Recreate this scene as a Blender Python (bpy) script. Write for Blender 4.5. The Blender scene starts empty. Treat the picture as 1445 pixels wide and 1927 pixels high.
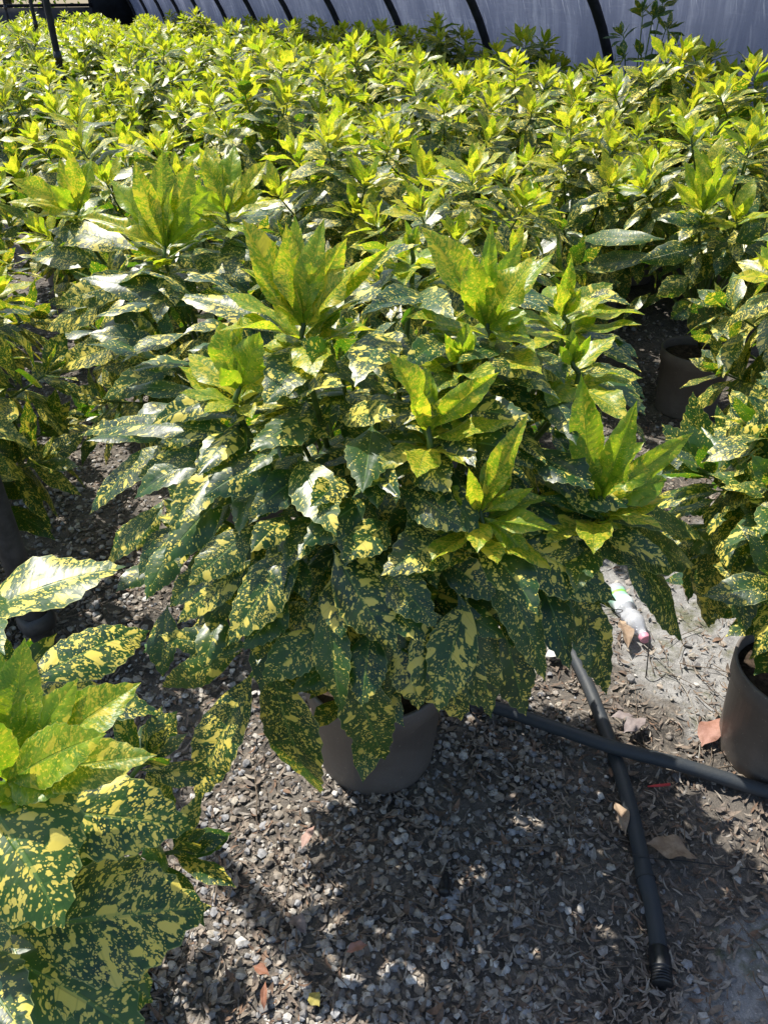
import bpy, math, random
import numpy as np
from mathutils import Vector

# ------------------------------------------------------------------ camera, sky, sun, exposure
scene = bpy.context.scene
C = scene.collection
R = math.radians
CAM_H, PITCH, FPX, CX, CY = 1.6, R(34.5), 1456.0, 722.5, 963.5
cam_d = bpy.data.cameras.new('camera'); cam = bpy.data.objects.new('camera', cam_d); C.objects.link(cam)
cam.location = (0, 0, CAM_H); cam.rotation_euler = (math.pi / 2 - PITCH, 0, 0)
cam_d.sensor_fit = 'VERTICAL'; cam_d.sensor_height = 24.0; cam_d.lens = 24.0 * FPX / 1927.0
cam_d.clip_start = 0.02; cam_d.clip_end = 500
scene.camera = cam

SUN_EL, SUN_AZ = R(57), R(-46)
sun_dir = Vector((math.sin(SUN_AZ) * math.cos(SUN_EL), math.cos(SUN_AZ) * math.cos(SUN_EL), math.sin(SUN_EL)))
world = bpy.data.worlds.new("World"); scene.world = world; world.use_nodes = True
wn = world.node_tree.nodes; wl = world.node_tree.links
sky = wn.new('ShaderNodeTexSky'); sky.sky_type = 'NISHITA'; sky.sun_disc = False
sky.sun_elevation = SUN_EL; sky.sun_rotation = SUN_AZ; sky.dust_density = 1.6; sky.ozone_density = .9; sky.air_density = 1.0
wl.new(sky.outputs[0], wn['Background'].inputs[0]); wn['Background'].inputs[1].default_value = 0.145
sl = bpy.data.lights.new('sun', 'SUN'); sl.energy = 5.0; sl.angle = R(0.5); sl.color = (1.0, 0.95, 0.86)
so = bpy.data.objects.new('sun', sl); C.objects.link(so)
so.rotation_euler = (-sun_dir).to_track_quat('-Z', 'Y').to_euler()
scene.view_settings.view_transform = 'Standard'; scene.view_settings.look = 'None'
scene.view_settings.exposure = 0.62; scene.view_settings.gamma = 1
scene.cycles.max_bounces = 6; scene.cycles.transmission_bounces = 5; scene.cycles.transparent_max_bounces = 8
scene.cycles.diffuse_bounces = 3; scene.cycles.glossy_bounces = 3
scene.cycles.sample_clamp_indirect = 6

rng = np.random.default_rng(11)
random.seed(5)
U = rng.uniform

# ------------------------------------------------------------------ helpers
def ray(px, py):
    a = (px - CX) / FPX; b = -(py - CY) / FPX
    return np.array([a, math.cos(PITCH) + b * math.sin(PITCH), -math.sin(PITCH) + b * math.cos(PITCH)])
def G(px, py, z=0.0):
    r = ray(px, py); t = (z - CAM_H) / r[2]
    return np.array([r[0] * t, r[1] * t, z])
def at_y(px, py, y):
    r = ray(px, py); return np.array([0, 0, CAM_H]) + r * (y / r[1])
def nrm(v):
    v = np.asarray(v, float); return v / (np.linalg.norm(v) + 1e-12)
DV = np.array([-.434, .90, 0]); NV = np.array([.9, .434, 0])   # along the rows, across the rows

def tag(o, label=None, cat=None, group=None, kind=None):
    if label: o['label'] = label
    if cat: o['category'] = cat
    if group: o['group'] = group
    if kind: o['kind'] = kind
    return o
def empty(name, loc, rz=0.0):
    o = bpy.data.objects.new(name, None); C.objects.link(o); o.location = tuple(loc); o.rotation_euler = (0, 0, rz)
    o.empty_display_size = .1
    return o

class MB:
    def __init__(s): s.v = []; s.f = []; s.n = 0; s.mi = []; s.uv = []; s.ct = []; s.la = []; s.leafy = False
    def add(s, v, faces, mat=0):
        v = np.asarray(v, float).reshape(-1, 3)
        s.v.append(v); faces = [np.asarray(q, int) for q in faces] if not isinstance(faces, np.ndarray) else faces
        if isinstance(faces, np.ndarray): s.f.append(faces + s.n); s.mi.append(np.full(len(faces), mat))
        else:
            for q in faces: s.f.append((q + s.n).reshape(1, -1)); s.mi.append(np.array([mat]))
        s.n += len(v)
    def absorb(s, o, mat):
        s.v += o.v; s.f += [f + s.n for f in o.f]; s.mi += [np.full(len(f), mat) for f in o.f]; s.n += o.n
    def mesh(s, name, mats, smooth=True):
        me = bpy.data.meshes.new(name)
        V = np.concatenate(s.v); me.vertices.add(len(V)); me.vertices.foreach_set('co', V.astype(np.float32).ravel())
        loops = np.concatenate([f.ravel() for f in s.f]); tot = np.concatenate([np.full(len(f), f.shape[1]) for f in s.f])
        me.loops.add(len(loops)); me.loops.foreach_set('vertex_index', loops.astype(np.int32))
        me.polygons.add(len(tot)); st = np.concatenate([[0], np.cumsum(tot)[:-1]])
        me.polygons.foreach_set('loop_start', st.astype(np.int32)); me.polygons.foreach_set('loop_total', tot.astype(np.int32))
        for m in (mats if isinstance(mats, (list, tuple)) else [mats]): me.materials.append(m)
        me.polygons.foreach_set('material_index', np.concatenate(s.mi).astype(np.int32))
        me.polygons.foreach_set('use_smooth', np.full(len(tot), smooth))
        if s.leafy:
            nl = len(loops) - sum(len(q) for q in s.uv); s.uv.append(np.zeros((nl, 2))); s.ct.append(np.zeros((nl, 2)))
            s.la.append(np.zeros((len(V) - sum(len(q) for q in s.la), 4)))
            a = me.uv_layers.new(name='lp'); a.data.foreach_set('uv', np.concatenate(s.uv).astype(np.float32).ravel())
            b = me.uv_layers.new(name='ct'); b.data.foreach_set('uv', np.concatenate(s.ct).astype(np.float32).ravel())
            c = me.attributes.new('la', 'FLOAT_COLOR', 'POINT'); c.data.foreach_set('color', np.concatenate(s.la).astype(np.float32).ravel())
        me.update(calc_edges=True); me.validate()
        return me
    def build(s, name, mats, parent=None, loc=None, smooth=True):
        o = bpy.data.objects.new(name, s.mesh(name, mats, smooth)); C.objects.link(o)
        if parent is not None: o.parent = parent
        if loc is not None: o.location = tuple(loc)
        return o

def tube(mb, pts, rad, n=8, mat=0, cap=True):
    P = np.asarray(pts, float); m = len(P); rad = np.broadcast_to(np.asarray(rad, float), (m,))
    T = np.gradient(P, axis=0); T /= np.linalg.norm(T, axis=1)[:, None] + 1e-12
    up = np.array([0, 0, 1.0]) if abs(T[0][2]) < .9 else np.array([1.0, 0, 0])
    a = np.arange(n) / n * 2 * math.pi; V = []
    s = nrm(np.cross(T[0], up))
    for i in range(m):
        s = nrm(s - T[i] * s.dot(T[i])); b = np.cross(T[i], s)
        V.append(P[i] + rad[i] * (np.cos(a)[:, None] * s + np.sin(a)[:, None] * b))
    V = np.concatenate(V)
    i, j = np.meshgrid(np.arange(m - 1), np.arange(n), indexing='ij')
    F = np.stack([i * n + j, i * n + (j + 1) % n, (i + 1) * n + (j + 1) % n, (i + 1) * n + j], -1).reshape(-1, 4)
    mb.add(V, F, mat)
    if cap:
        mb.f.append((np.arange(n)[::-1] + mb.n - m * n).reshape(1, -1)); mb.mi.append(np.array([mat]))
        mb.f.append((np.arange(n) + mb.n - n).reshape(1, -1)); mb.mi.append(np.array([mat]))
def smooth_path(pts, k=8):
    P = np.asarray(pts, float); P = np.vstack([2 * P[0] - P[1], P, 2 * P[-1] - P[-2]]); out = []
    for i in range(1, len(P) - 2):
        for t in np.arange(k) / k:
            a, b, c, d = P[i - 1], P[i], P[i + 1], P[i + 2]
            out.append(.5 * (2 * b + (c - a) * t + (2 * a - 5 * b + 4 * c - d) * t * t + (3 * b - a - 3 * c + d) * t ** 3))
    out.append(P[-2]); return np.array(out)
def lathe(mb, prof, n=48, mat=0, o=(0, 0, 0), jit=None):
    prof = np.asarray(prof, float); a = np.arange(n) / n * 2 * math.pi; m = len(prof)
    V = np.stack([prof[:, :1] * np.cos(a), prof[:, :1] * np.sin(a), np.repeat(prof[:, 1:], n, 1)], -1)
    if jit is not None: V = jit(V, a)
    i, j = np.meshgrid(np.arange(m - 1), np.arange(n), indexing='ij')
    F = np.stack([i * n + j, i * n + (j + 1) % n, (i + 1) * n + (j + 1) % n, (i + 1) * n + j], -1).reshape(-1, 4)
    mb.add(V.reshape(-1, 3) + np.asarray(o), F, mat)
def box(mb, c, s, mat=0, ax=None):
    c = np.asarray(c, float); h = np.asarray(s, float) / 2; A = np.eye(3) if ax is None else np.asarray(ax)
    V = np.array([[x, y, z] for x in (-1, 1) for y in (-1, 1) for z in (-1, 1)]) * h
    mb.add(c + V @ A, np.array([[0, 1, 3, 2], [4, 6, 7, 5], [0, 4, 5, 1], [2, 3, 7, 6], [0, 2, 6, 4], [1, 5, 7, 3]]), mat)

# ------------------------------------------------------------------ materials
def new_mat(name):
    m = bpy.data.materials.new(name); m.use_nodes = True; nt = m.node_tree
    for n in list(nt.nodes): nt.nodes.remove(n)
    return m, nt
class NT:
    def __init__(s, nt): s.nt = nt
    def n(s, t, **kw):
        x = s.nt.nodes.new(t)
        for k, v in kw.items(): setattr(x, k, v)
        return x
    def put(s, sock, v):
        if isinstance(v, bpy.types.NodeSocket): s.nt.links.new(v, sock)
        elif v is not None: sock.default_value = v
    def math(s, op, a, b=None, c=None, clamp=False):
        x = s.n('ShaderNodeMath', operation=op, use_clamp=clamp); s.put(x.inputs[0], a)
        if b is not None: s.put(x.inputs[1], b)
        if c is not None: s.put(x.inputs[2], c)
        return x.outputs[0]
    def mix(s, f, a, b):
        x = s.n('ShaderNodeMix', data_type='RGBA'); s.put(x.inputs[0], f)
        s.put(x.inputs[6], a if isinstance(a, bpy.types.NodeSocket) else (*a, 1)); s.put(x.inputs[7], b if isinstance(b, bpy.types.NodeSocket) else (*b, 1))
        return x.outputs[2]
    def step(s, v, lo, hi, a=0.0, b=1.0):
        x = s.n('ShaderNodeMapRange', interpolation_type='SMOOTHSTEP')
        for i, q in enumerate((v, lo, hi, a, b)): s.put(x.inputs[i], q)
        return x.outputs[0]
    def noise(s, vec, scale, detail=3.0, rough=.5, dist=0.0):
        x = s.n('ShaderNodeTexNoise'); s.put(x.inputs['Vector'], vec); s.put(x.inputs['Scale'], scale)
        x.inputs['Detail'].default_value = detail; x.inputs['Roughness'].default_value = rough; x.inputs['Distortion'].default_value = dist
        return x.outputs[0]
    def bump(s, h, strength=.5, dist=.01):
        x = s.n('ShaderNodeBump'); x.inputs['Strength'].default_value = strength; x.inputs['Distance'].default_value = dist
        s.put(x.inputs['Height'], h); return x.outputs[0]
    def bsdf(s, col, rough=.5, normal=None, spec=.5, metal=0.0):
        x = s.n('ShaderNodeBsdfPrincipled'); s.put(x.inputs['Base Color'], col if isinstance(col, bpy.types.NodeSocket) else (*col, 1))
        s.put(x.inputs['Roughness'], rough); s.put(x.inputs['Metallic'], metal); s.put(x.inputs['Specular IOR Level'], spec)
        if normal is not None: s.put(x.inputs['Normal'], normal)
        return x
    def out(s, sh):
        o = s.n('ShaderNodeOutputMaterial'); s.nt.links.new(sh, o.inputs[0])
    def comb(s, x, y, z):
        c = s.n('ShaderNodeCombineXYZ'); s.put(c.inputs[0], x); s.put(c.inputs[1], y); s.put(c.inputs[2], z); return c.outputs[0]
    def sep(s, v):
        c = s.n('ShaderNodeSeparateXYZ'); s.put(c.inputs[0], v); return c.outputs

def leaf_material(name, mature=((.006, .033, .017), (.020, .068, .014)), spot=(.80, .65, .115)):
    m, nt = new_mat(name); k = NT(nt)
    uv = k.n('ShaderNodeUVMap', uv_map='lp').outputs[0]; ct = k.n('ShaderNodeUVMap', uv_map='ct').outputs[0]
    at = k.n('ShaderNodeAttribute', attribute_name='la')
    a = k.n('ShaderNodeSeparateColor'); nt.links.new(at.outputs['Color'], a.inputs[0])
    age, blotch, rnd = a.outputs[0], a.outputs[1], a.outputs[2]
    ux, uy, _ = k.sep(uv); c_, t_, _ = k.sep(ct)
    obr = k.n('ShaderNodeObjectInfo').outputs['Random']
    lsc = k.math('ADD', .85, k.math('MULTIPLY', k.math('FRACT', k.math('MULTIPLY', rnd, 17.3)), .75))
    vec = k.comb(k.math('MULTIPLY', ux, lsc), k.math('MULTIPLY', uy, lsc), k.math('ADD', k.math('MULTIPLY', rnd, 83.0), k.math('MULTIPLY', obr, 40.0)))
    wob = k.n('ShaderNodeTexNoise'); nt.links.new(vec, wob.inputs['Vector']); wob.inputs['Scale'].default_value = 1.6; wob.inputs['Detail'].default_value = 1.2
    wv = k.n('ShaderNodeVectorMath', operation='MULTIPLY_ADD'); nt.links.new(wob.outputs['Color'], wv.inputs[0]); wv.inputs[1].default_value = (.42, .42, .3); nt.links.new(vec, wv.inputs[2]); wvec = wv.outputs[0]
    def drops(scale, rmin, rmax, power):
        vo = k.n('ShaderNodeTexVoronoi'); k.put(vo.inputs['Vector'], wvec); vo.inputs['Scale'].default_value = scale; vo.inputs['Randomness'].default_value = 1.
        sc_ = k.n('ShaderNodeSeparateColor'); nt.links.new(vo.outputs['Color'], sc_.inputs[0])
        rad = k.math('ADD', rmin, k.math('MULTIPLY', k.math('POWER', sc_.outputs[0], power), rmax - rmin))
        return k.math('SUBTRACT', rad, vo.outputs['Distance'])
    big = k.noise(wvec, .42, 1.5, .45, .0); mid = k.noise(wvec, 1.45, 1.0, .5, .0)
    thr = k.math('SUBTRACT', .715, k.math('MULTIPLY', blotch, .115))
    m1 = k.step(big, thr, k.math('ADD', thr, .012))
    thr2 = k.math('SUBTRACT', .70, k.math('MULTIPLY', blotch, .10))
    m2 = k.step(mid, thr2, k.math('ADD', thr2, .03))
    cloud = k.math('MULTIPLY', k.math('SUBTRACT', k.noise(vec, .25, 1.0), .5), .9)
    cb_ = k.math('ADD', k.math('ADD', cloud, .03), k.math('MULTIPLY', k.math('SUBTRACT', blotch, .5), .20))
    m3 = k.step(k.math('ADD', drops(3.4, -.16, .40, 1.2), cb_), -.02, .07)
    m4 = k.step(k.math('ADD', drops(1.4, -.38, .38, 2.4), cb_), .0, .04)
    mask = k.math('MAXIMUM', k.math('MAXIMUM', m1, m2), k.math('MAXIMUM', m3, m4))
    isy = k.step(age, .35, .75)
    base = k.mix(k.step(k.noise(vec, .3, 2.0), .42, .6), mature[0], mature[1])
    base = k.mix(k.step(rnd, .5, 1.0, 0, .55), base, (.055, .13, .016)); base = k.mix(k.step(k.noise(vec, .35, 2.0, .5), .54, .60, 0., .45), base, (.075, .11, .045))
    yt = k.math('SUBTRACT', .60, k.math('MULTIPLY', blotch, .12)); ysoft = k.math('MAXIMUM', k.step(k.noise(wvec, 2.1, 3.0, .65), yt, k.math('ADD', yt, .09)), k.math('MAXIMUM', k.math('MULTIPLY', m1, .9), k.math('MULTIPLY', k.math('MAXIMUM', m3, m4), .75)))
    deep = k.step(k.noise(vec, .45, 3.0, .6), .40, .62)
    ybase = k.mix(deep, (.09, .21, .010), (.26, .39, .018)); ybase = k.mix(k.step(k.noise(wvec, 3.0, 3.0, .6), .48, .58, 0., .55), ybase, (.34, .43, .03))
    ycol = k.mix(k.math('MULTIPLY', ysoft, .85), ybase, (.80, .66, .06))
    halo = k.math('MAXIMUM', k.step(big, k.math('SUBTRACT', thr, .05), thr), k.step(mid, k.math('SUBTRACT', thr2, .06), thr2)); base = k.mix(k.math('MULTIPLY', halo, .55), base, (.075, .15, .025))
    mcol = k.mix(mask, base, k.mix(k.step(k.noise(vec, .6, 1.0), .4, .6), spot, (.74, .62, .13)))
    col = k.mix(isy, mcol, ycol)
    ac = k.math('ABSOLUTE', c_)
    vl = k.step(k.math('ABSOLUTE', k.math('SINE', k.math('MULTIPLY', k.math('ADD', t_, k.math('MULTIPLY', ac, -.12)), 25.))), .0, .22, .32, 0.); col = k.mix(vl, col, k.mix(isy, (.05, .13, .02), (.20, .32, .03)))
    rib = k.step(ac, .025, .055, 1.0, 0.0)
    col = k.mix(k.math('MULTIPLY', rib, .45), col, (.16, .27, .06))
    edge = k.step(ac, .955, 1.0); col = k.mix(k.math('MULTIPLY', edge, .6), col, (.46, .50, .16))  # rim light put into the leaf colour as a brighter margin
    # veins: stripes in the sheared coordinate
    vs = k.math('SINE', k.math('MULTIPLY', uy, 2.6)); vn = k.math('POWER', k.math('ABSOLUTE', vs), .5)
    h = k.math('ADD', k.math('MULTIPLY', vn, .14), k.math('MULTIPLY', k.noise(vec, .9, 2.0), k.math('ADD', .55, isy)))
    h = k.math('ADD', h, k.math('MULTIPLY', rib, -1.0))
    nb = k.bump(h, .55, .0018)
    p = k.bsdf(col, k.math('ADD', .26, k.math('MULTIPLY', k.noise(vec, .7, 3.0), .26)), nb, .62)
    tr = k.n('ShaderNodeBsdfTranslucent')
    tcol = k.mix(isy, k.mix(mask, (.13, .33, .010), (1.0, .80, .05)), k.mix(k.math('MULTIPLY', ysoft, .8), k.mix(deep, (.28, .47, .014), (.46, .60, .022)), (.92, .72, .04)))
    nt.links.new(tcol, tr.inputs[0]); nt.links.new(nb, tr.inputs[1])
    mx = k.n('ShaderNodeMixShader'); k.put(mx.inputs[0], k.math('ADD', .30, k.math('MULTIPLY', isy, .21)))
    nt.links.new(p.outputs[0], mx.inputs[1]); nt.links.new(tr.outputs[0], mx.inputs[2]); k.out(mx.outputs[0])
    return m
M = {}
M['leaf'] = leaf_material('spotted leaf')
M['darkleaf'] = leaf_material('dark tree leaf', ((.010, .05, .02), (.02, .08, .02)), (.05, .12, .02))

def simple(name, col, rough=.6, spec=.5, var=.15, scale=20., bump=.0, bscale=60., metal=0.0, col2=None):
    m, nt = new_mat(name); k = NT(nt)
    co = k.n('ShaderNodeTexCoord').outputs['Object']
    n = k.noise(co, scale, 4.0, .6)
    c2 = col2 or tuple(c * (1 - 2 * var) for c in col)
    c = k.mix(k.step(n, .35, .65), c2, col)
    nb = k.bump(k.noise(co, bscale, 3.0), 1.0, bump) if bump else None
    k.out(k.bsdf(c, rough, nb, spec, metal).outputs[0]); return m
M['stem'] = simple('green brown stem', (.10, .17, .03), .5, .4, .3, 30.)
M['wood'] = simple('bark', (.10, .075, .05), .8, .3, .3, 30., .003)
M['hose'] = simple('black polyethylene hose', (.032, .039, .048), .58, .4, .25, 25., .0006, 120., col2=(.040, .045, .050))
M['black'] = simple('black plastic', (.012, .013, .016), .45, .5, .2)
M['post'] = simple('weathered galvanised tube', (.085, .085, .088), .55, .4, .25, 18., .001, 60., .3)
M['hoop'] = simple('dark hoop steel', (.016, .018, .024), .6, .3, .3, 12.)
M['cap'] = simple('pink cap', (.70, .30, .38), .4, .5, .08)
M['twig'] = simple('dry twig', (.20, .155, .115), .8, .3, .25, 40.)
M['wire'] = simple('thin wire', (.02, .02, .02), .5)
M['cable'] = simple('pale string', (.30, .28, .24), .7)

def pot_material():
    m, nt = new_mat('taupe nursery pot'); k = NT(nt)
    co = k.n('ShaderNodeTexCoord').outputs['Object']; x, y, z = k.sep(co)
    n = k.noise(co, 9., 4., .6); s = k.noise(k.comb(k.math('MULTIPLY', x, 60.), k.math('MULTIPLY', y, 60.), k.math('MULTIPLY', z, 5.)), 1., 3., .6)
    c = k.mix(k.step(n, .4, .65), (.130, .113, .102), (.160, .140, .126))
    c = k.mix(k.step(s, .55, .8, 0, .35), c, (.21, .175, .15))
    dirt = k.math('MULTIPLY', k.step(z, .0, .07, 1., 0.), k.step(k.noise(co, 28., 4., .7), .40, .62))
    c = k.mix(k.math('MULTIPLY', dirt, .7), c, (.12, .10, .08))
    sp = k.noise(co, 170., 2., .5); c = k.mix(k.step(sp, .68, .73, 0, .7), c, (.34, .31, .27)); sc2 = k.noise(k.comb(k.math('MULTIPLY', x, 8.), k.math('MULTIPLY', y, 8.), k.math('MULTIPLY', z, 120.)), 1., 2., .5, .4); c = k.mix(k.math('MULTIPLY', k.step(sc2, .66, .70), k.step(n, .5, .6, 0., .35)), c, (.36, .33, .30)); c = k.mix(k.step(k.noise(co, 14., 5., .7), .56, .70, 0., .5), c, (.11, .095, .08))
    k.out(k.bsdf(c, k.math('ADD', .42, k.math('MULTIPLY', n, .25)), k.bump(k.noise(co, 45., 3.), .6, .0012), .45).outputs[0]); return m
M['pot'] = pot_material()

def soil_material():
    m, nt = new_mat('soil and fines'); k = NT(nt)
    co = k.n('ShaderNodeTexCoord').outputs['Object']; x, y, z = k.sep(co)
    n1 = k.noise(co, 5., 5., .65); n2 = k.noise(co, 60., 5., .7); n3 = k.noise(co, 220., 3., .6)
    c = k.mix(k.step(n1, .38, .62), (.052, .047, .042), (.125, .112, .098))
    c = k.mix(k.step(n2, .45, .70), c, (.20, .17, .14))
    c = k.mix(k.step(n3, .62, .70), c, (.26, .235, .20))
    # worn concrete showing through at the path edge
    def blob(cx, cy, rx, ry):
        d = k.math('ADD', k.math('POWER', k.math('DIVIDE', k.math('SUBTRACT', x, cx), rx), 2.), k.math('POWER', k.math('DIVIDE', k.math('SUBTRACT', y, cy), ry), 2.))
        return k.math('ADD', k.math('SQRT', d), k.math('MULTIPLY', k.math('SUBTRACT', k.noise(co, 9., 5., .65), .5), .9))
    mk = k.math('MAXIMUM', k.step(blob(.95, .55, .42, .36), .9, 1.05, 1., 0.), k.step(blob(1.0, 1.75, .36, .52), .85, 1.1, 1., 0.))
    cc = k.mix(k.step(k.noise(co, 35., 6., .75), .35, .68), (.19, .185, .18), (.34, .335, .325))
    cc = k.mix(k.step(n3, .60, .66), cc, (.42, .40, .37))
    moss = k.step(k.noise(co, 7., 5., .7), .50, .66)
    cc = k.mix(k.math('MULTIPLY', moss, .75), cc, (.085, .09, .032))
    c = k.mix(mk, c, cc)
    h = k.math('ADD', k.math('MULTIPLY', n1, 1.2), k.math('ADD', k.math('MULTIPLY', n2, .7), k.math('MULTIPLY', n3, .3)))
    k.out(k.bsdf(c, .9, k.bump(h, .9, .010), .25).outputs[0]); return m
M['soil'] = soil_material()
def potsoil():
    return simple('potting soil', (.07, .05, .035), .95, .2, .35, 50., .006, 120.)
M['potsoil'] = potsoil()

def island(name, stops, rough=.75, scale=60., bump=.002, spec=.35, transl=0.0):
    """one look per loose piece: the colour is picked by a per-vertex random number"""
    m, nt = new_mat(name); k = NT(nt)
    at = k.n('ShaderNodeAttribute', attribute_name='rn'); rp = k.n('ShaderNodeValToRGB'); rp.color_ramp.interpolation = 'CONSTANT'
    e = rp.color_ramp.elements
    while len(e) > 1: e.remove(e[-1])
    e[0].position = 0; e[0].color = (*stops[0], 1)
    for i, c in enumerate(stops[1:]): q = e.new((i + 1) / len(stops)); q.color = (*c, 1)
    nt.links.new(at.outputs['Fac'], rp.inputs[0])
    co = k.n('ShaderNodeTexCoord').outputs['Object']; n = k.noise(co, scale, 4., .65)
    hs = k.n('ShaderNodeMix', data_type='RGBA', blend_type='MULTIPLY'); hs.inputs[0].default_value = 1
    nt.links.new(rp.outputs[0], hs.inputs[6]); v = k.step(n, .3, .7, .62, 1.1); cb = k.comb(v, v, v); nt.links.new(cb, hs.inputs[7])
    p = k.bsdf(hs.outputs[2], rough, k.bump(n, .8, bump), spec)
    k.out(p.outputs[0]); return m
M['pebble'] = island('gravel stone', [(.36, .32, .28), (.25, .22, .19), (.19, .17, .155), (.44, .41, .37), (.30, .26, .215), (.29, .285, .29), (.60, .57, .53), (.33, .28, .23), (.21, .20, .195), (.40, .36, .30), (.33, .33, .34), (.26, .215, .17)], .72, 90., .0012)
M['litter'] = island('dry leaf litter', [(.20, .155, .12), (.27, .22, .175), (.14, .10, .075), (.34, .29, .235), (.22, .175, .14), (.22, .14, .095), (.30, .27, .235), (.17, .14, .12)], .8, 120., .0006)

def film_material():
    m, nt = new_mat('greenhouse film'); k = NT(nt)
    uv = k.n('ShaderNodeUVMap', uv_map='wall').outputs[0]; x, y, _ = k.sep(uv)
    s1 = k.noise(k.comb(k.math('MULTIPLY', k.math('ADD', x, k.math('MULTIPLY', y, .5)), 9.), k.math('MULTIPLY', y, 1.3), 0.), 1., 4., .65, .4)
    s2 = k.noise(k.comb(k.math('MULTIPLY', x, 4.), k.math('MULTIPLY', y, 26.), 3.), 1., 3., .6)
    s3 = k.noise(k.comb(x, y, 7.), .8, 3., .5)
    f = k.math('ADD', k.math('MULTIPLY', k.step(s1, .40, .72), .6), k.math('MULTIPLY', k.math('MULTIPLY', k.step(s2, .56, .66), k.step(s3, .42, .6)), .30))
    c = k.mix(k.step(s3, .35, .65), (.085, .10, .16), (.17, .18, .26)); c = k.mix(f, c, (.52, .53, .64))
    s4 = k.noise(k.comb(k.math('ADD', x, k.math('MULTIPLY', y, .6)), k.math('MULTIPLY', y, .25), 11.), 1.1, 3., .6)
    s5 = k.noise(k.comb(k.math('MULTIPLY', k.math('ADD', x, k.math('MULTIPLY', y, .25)), 22.), k.math('MULTIPLY', y, 2.2), 5.), 1., 3., .7)
    c = k.mix(k.step(s4, .40, .62, 0., .75), c, (.06, .075, .14)); c = k.mix(k.math('MULTIPLY', k.step(s5, .55, .72), k.step(s3, .38, .58)), c, (.66, .66, .76))
    nb = k.bump(k.math('ADD', s1, k.math('MULTIPLY', s2, .35)), .9, .05)
    p = k.bsdf(c, .38, nb, .5); tr = k.n('ShaderNodeBsdfTranslucent'); nt.links.new(k.mix(.5, c, (.30, .34, .46)), tr.inputs[0])
    mx = k.n('ShaderNodeMixShader'); mx.inputs[0].default_value = .4; nt.links.new(p.outputs[0], mx.inputs[1]); nt.links.new(tr.outputs[0], mx.inputs[2])
    k.out(mx.outputs[0]); return m
M['film'] = film_material()
M['net'] = simple('black shade net', (.012, .016, .022), .9, .2, .3, 3.)
M['panel'] = simple('grey end panel', (.10, .105, .11), .8, .3, .2, 2.)
def dry_mat(name, a, b):
    return simple(name, a, .65, .4, .2, 40., .0015, 90., col2=b)
def bottle_mat():
    m, nt = new_mat('clear plastic'); k = NT(nt)
    co = k.n('ShaderNodeTexCoord').outputs['Object']
    nb = k.bump(k.noise(co, 60., 2.), .6, .004)
    g = k.n('ShaderNodeBsdfGlossy'); g.inputs[0].default_value = (.95, .97, 1, 1); g.inputs[1].default_value = .12; nt.links.new(nb, g.inputs['Normal'])
    t = k.n('ShaderNodeBsdfTransparent'); t.inputs[0].default_value = (.88, .9, .93, 1)
    d = k.n('ShaderNodeBsdfTranslucent'); d.inputs[0].default_value = (.9, .92, .96, 1)
    d2 = k.n('ShaderNodeBsdfDiffuse'); d2.inputs[0].default_value = (.85, .87, .92, 1)
    a = k.n('ShaderNodeMixShader'); a.inputs[0].default_value = .55; nt.links.new(t.outputs[0], a.inputs[1]); nt.links.new(d.outputs[0], a.inputs[2])
    a2 = k.n('ShaderNodeMixShader'); a2.inputs[0].default_value = .42; nt.links.new(a.outputs[0], a2.inputs[1]); nt.links.new(d2.outputs[0], a2.inputs[2])
    b = k.n('ShaderNodeMixShader'); fr = k.n('ShaderNodeFresnel'); fr.inputs[0].default_value = 1.5; nt.links.new(fr.outputs[0], b.inputs[0])
    nt.links.new(a2.outputs[0], b.inputs[1]); nt.links.new(g.outputs[0], b.inputs[2]); k.out(b.outputs[0]); return m
M['bottle'] = bottle_mat()

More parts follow.
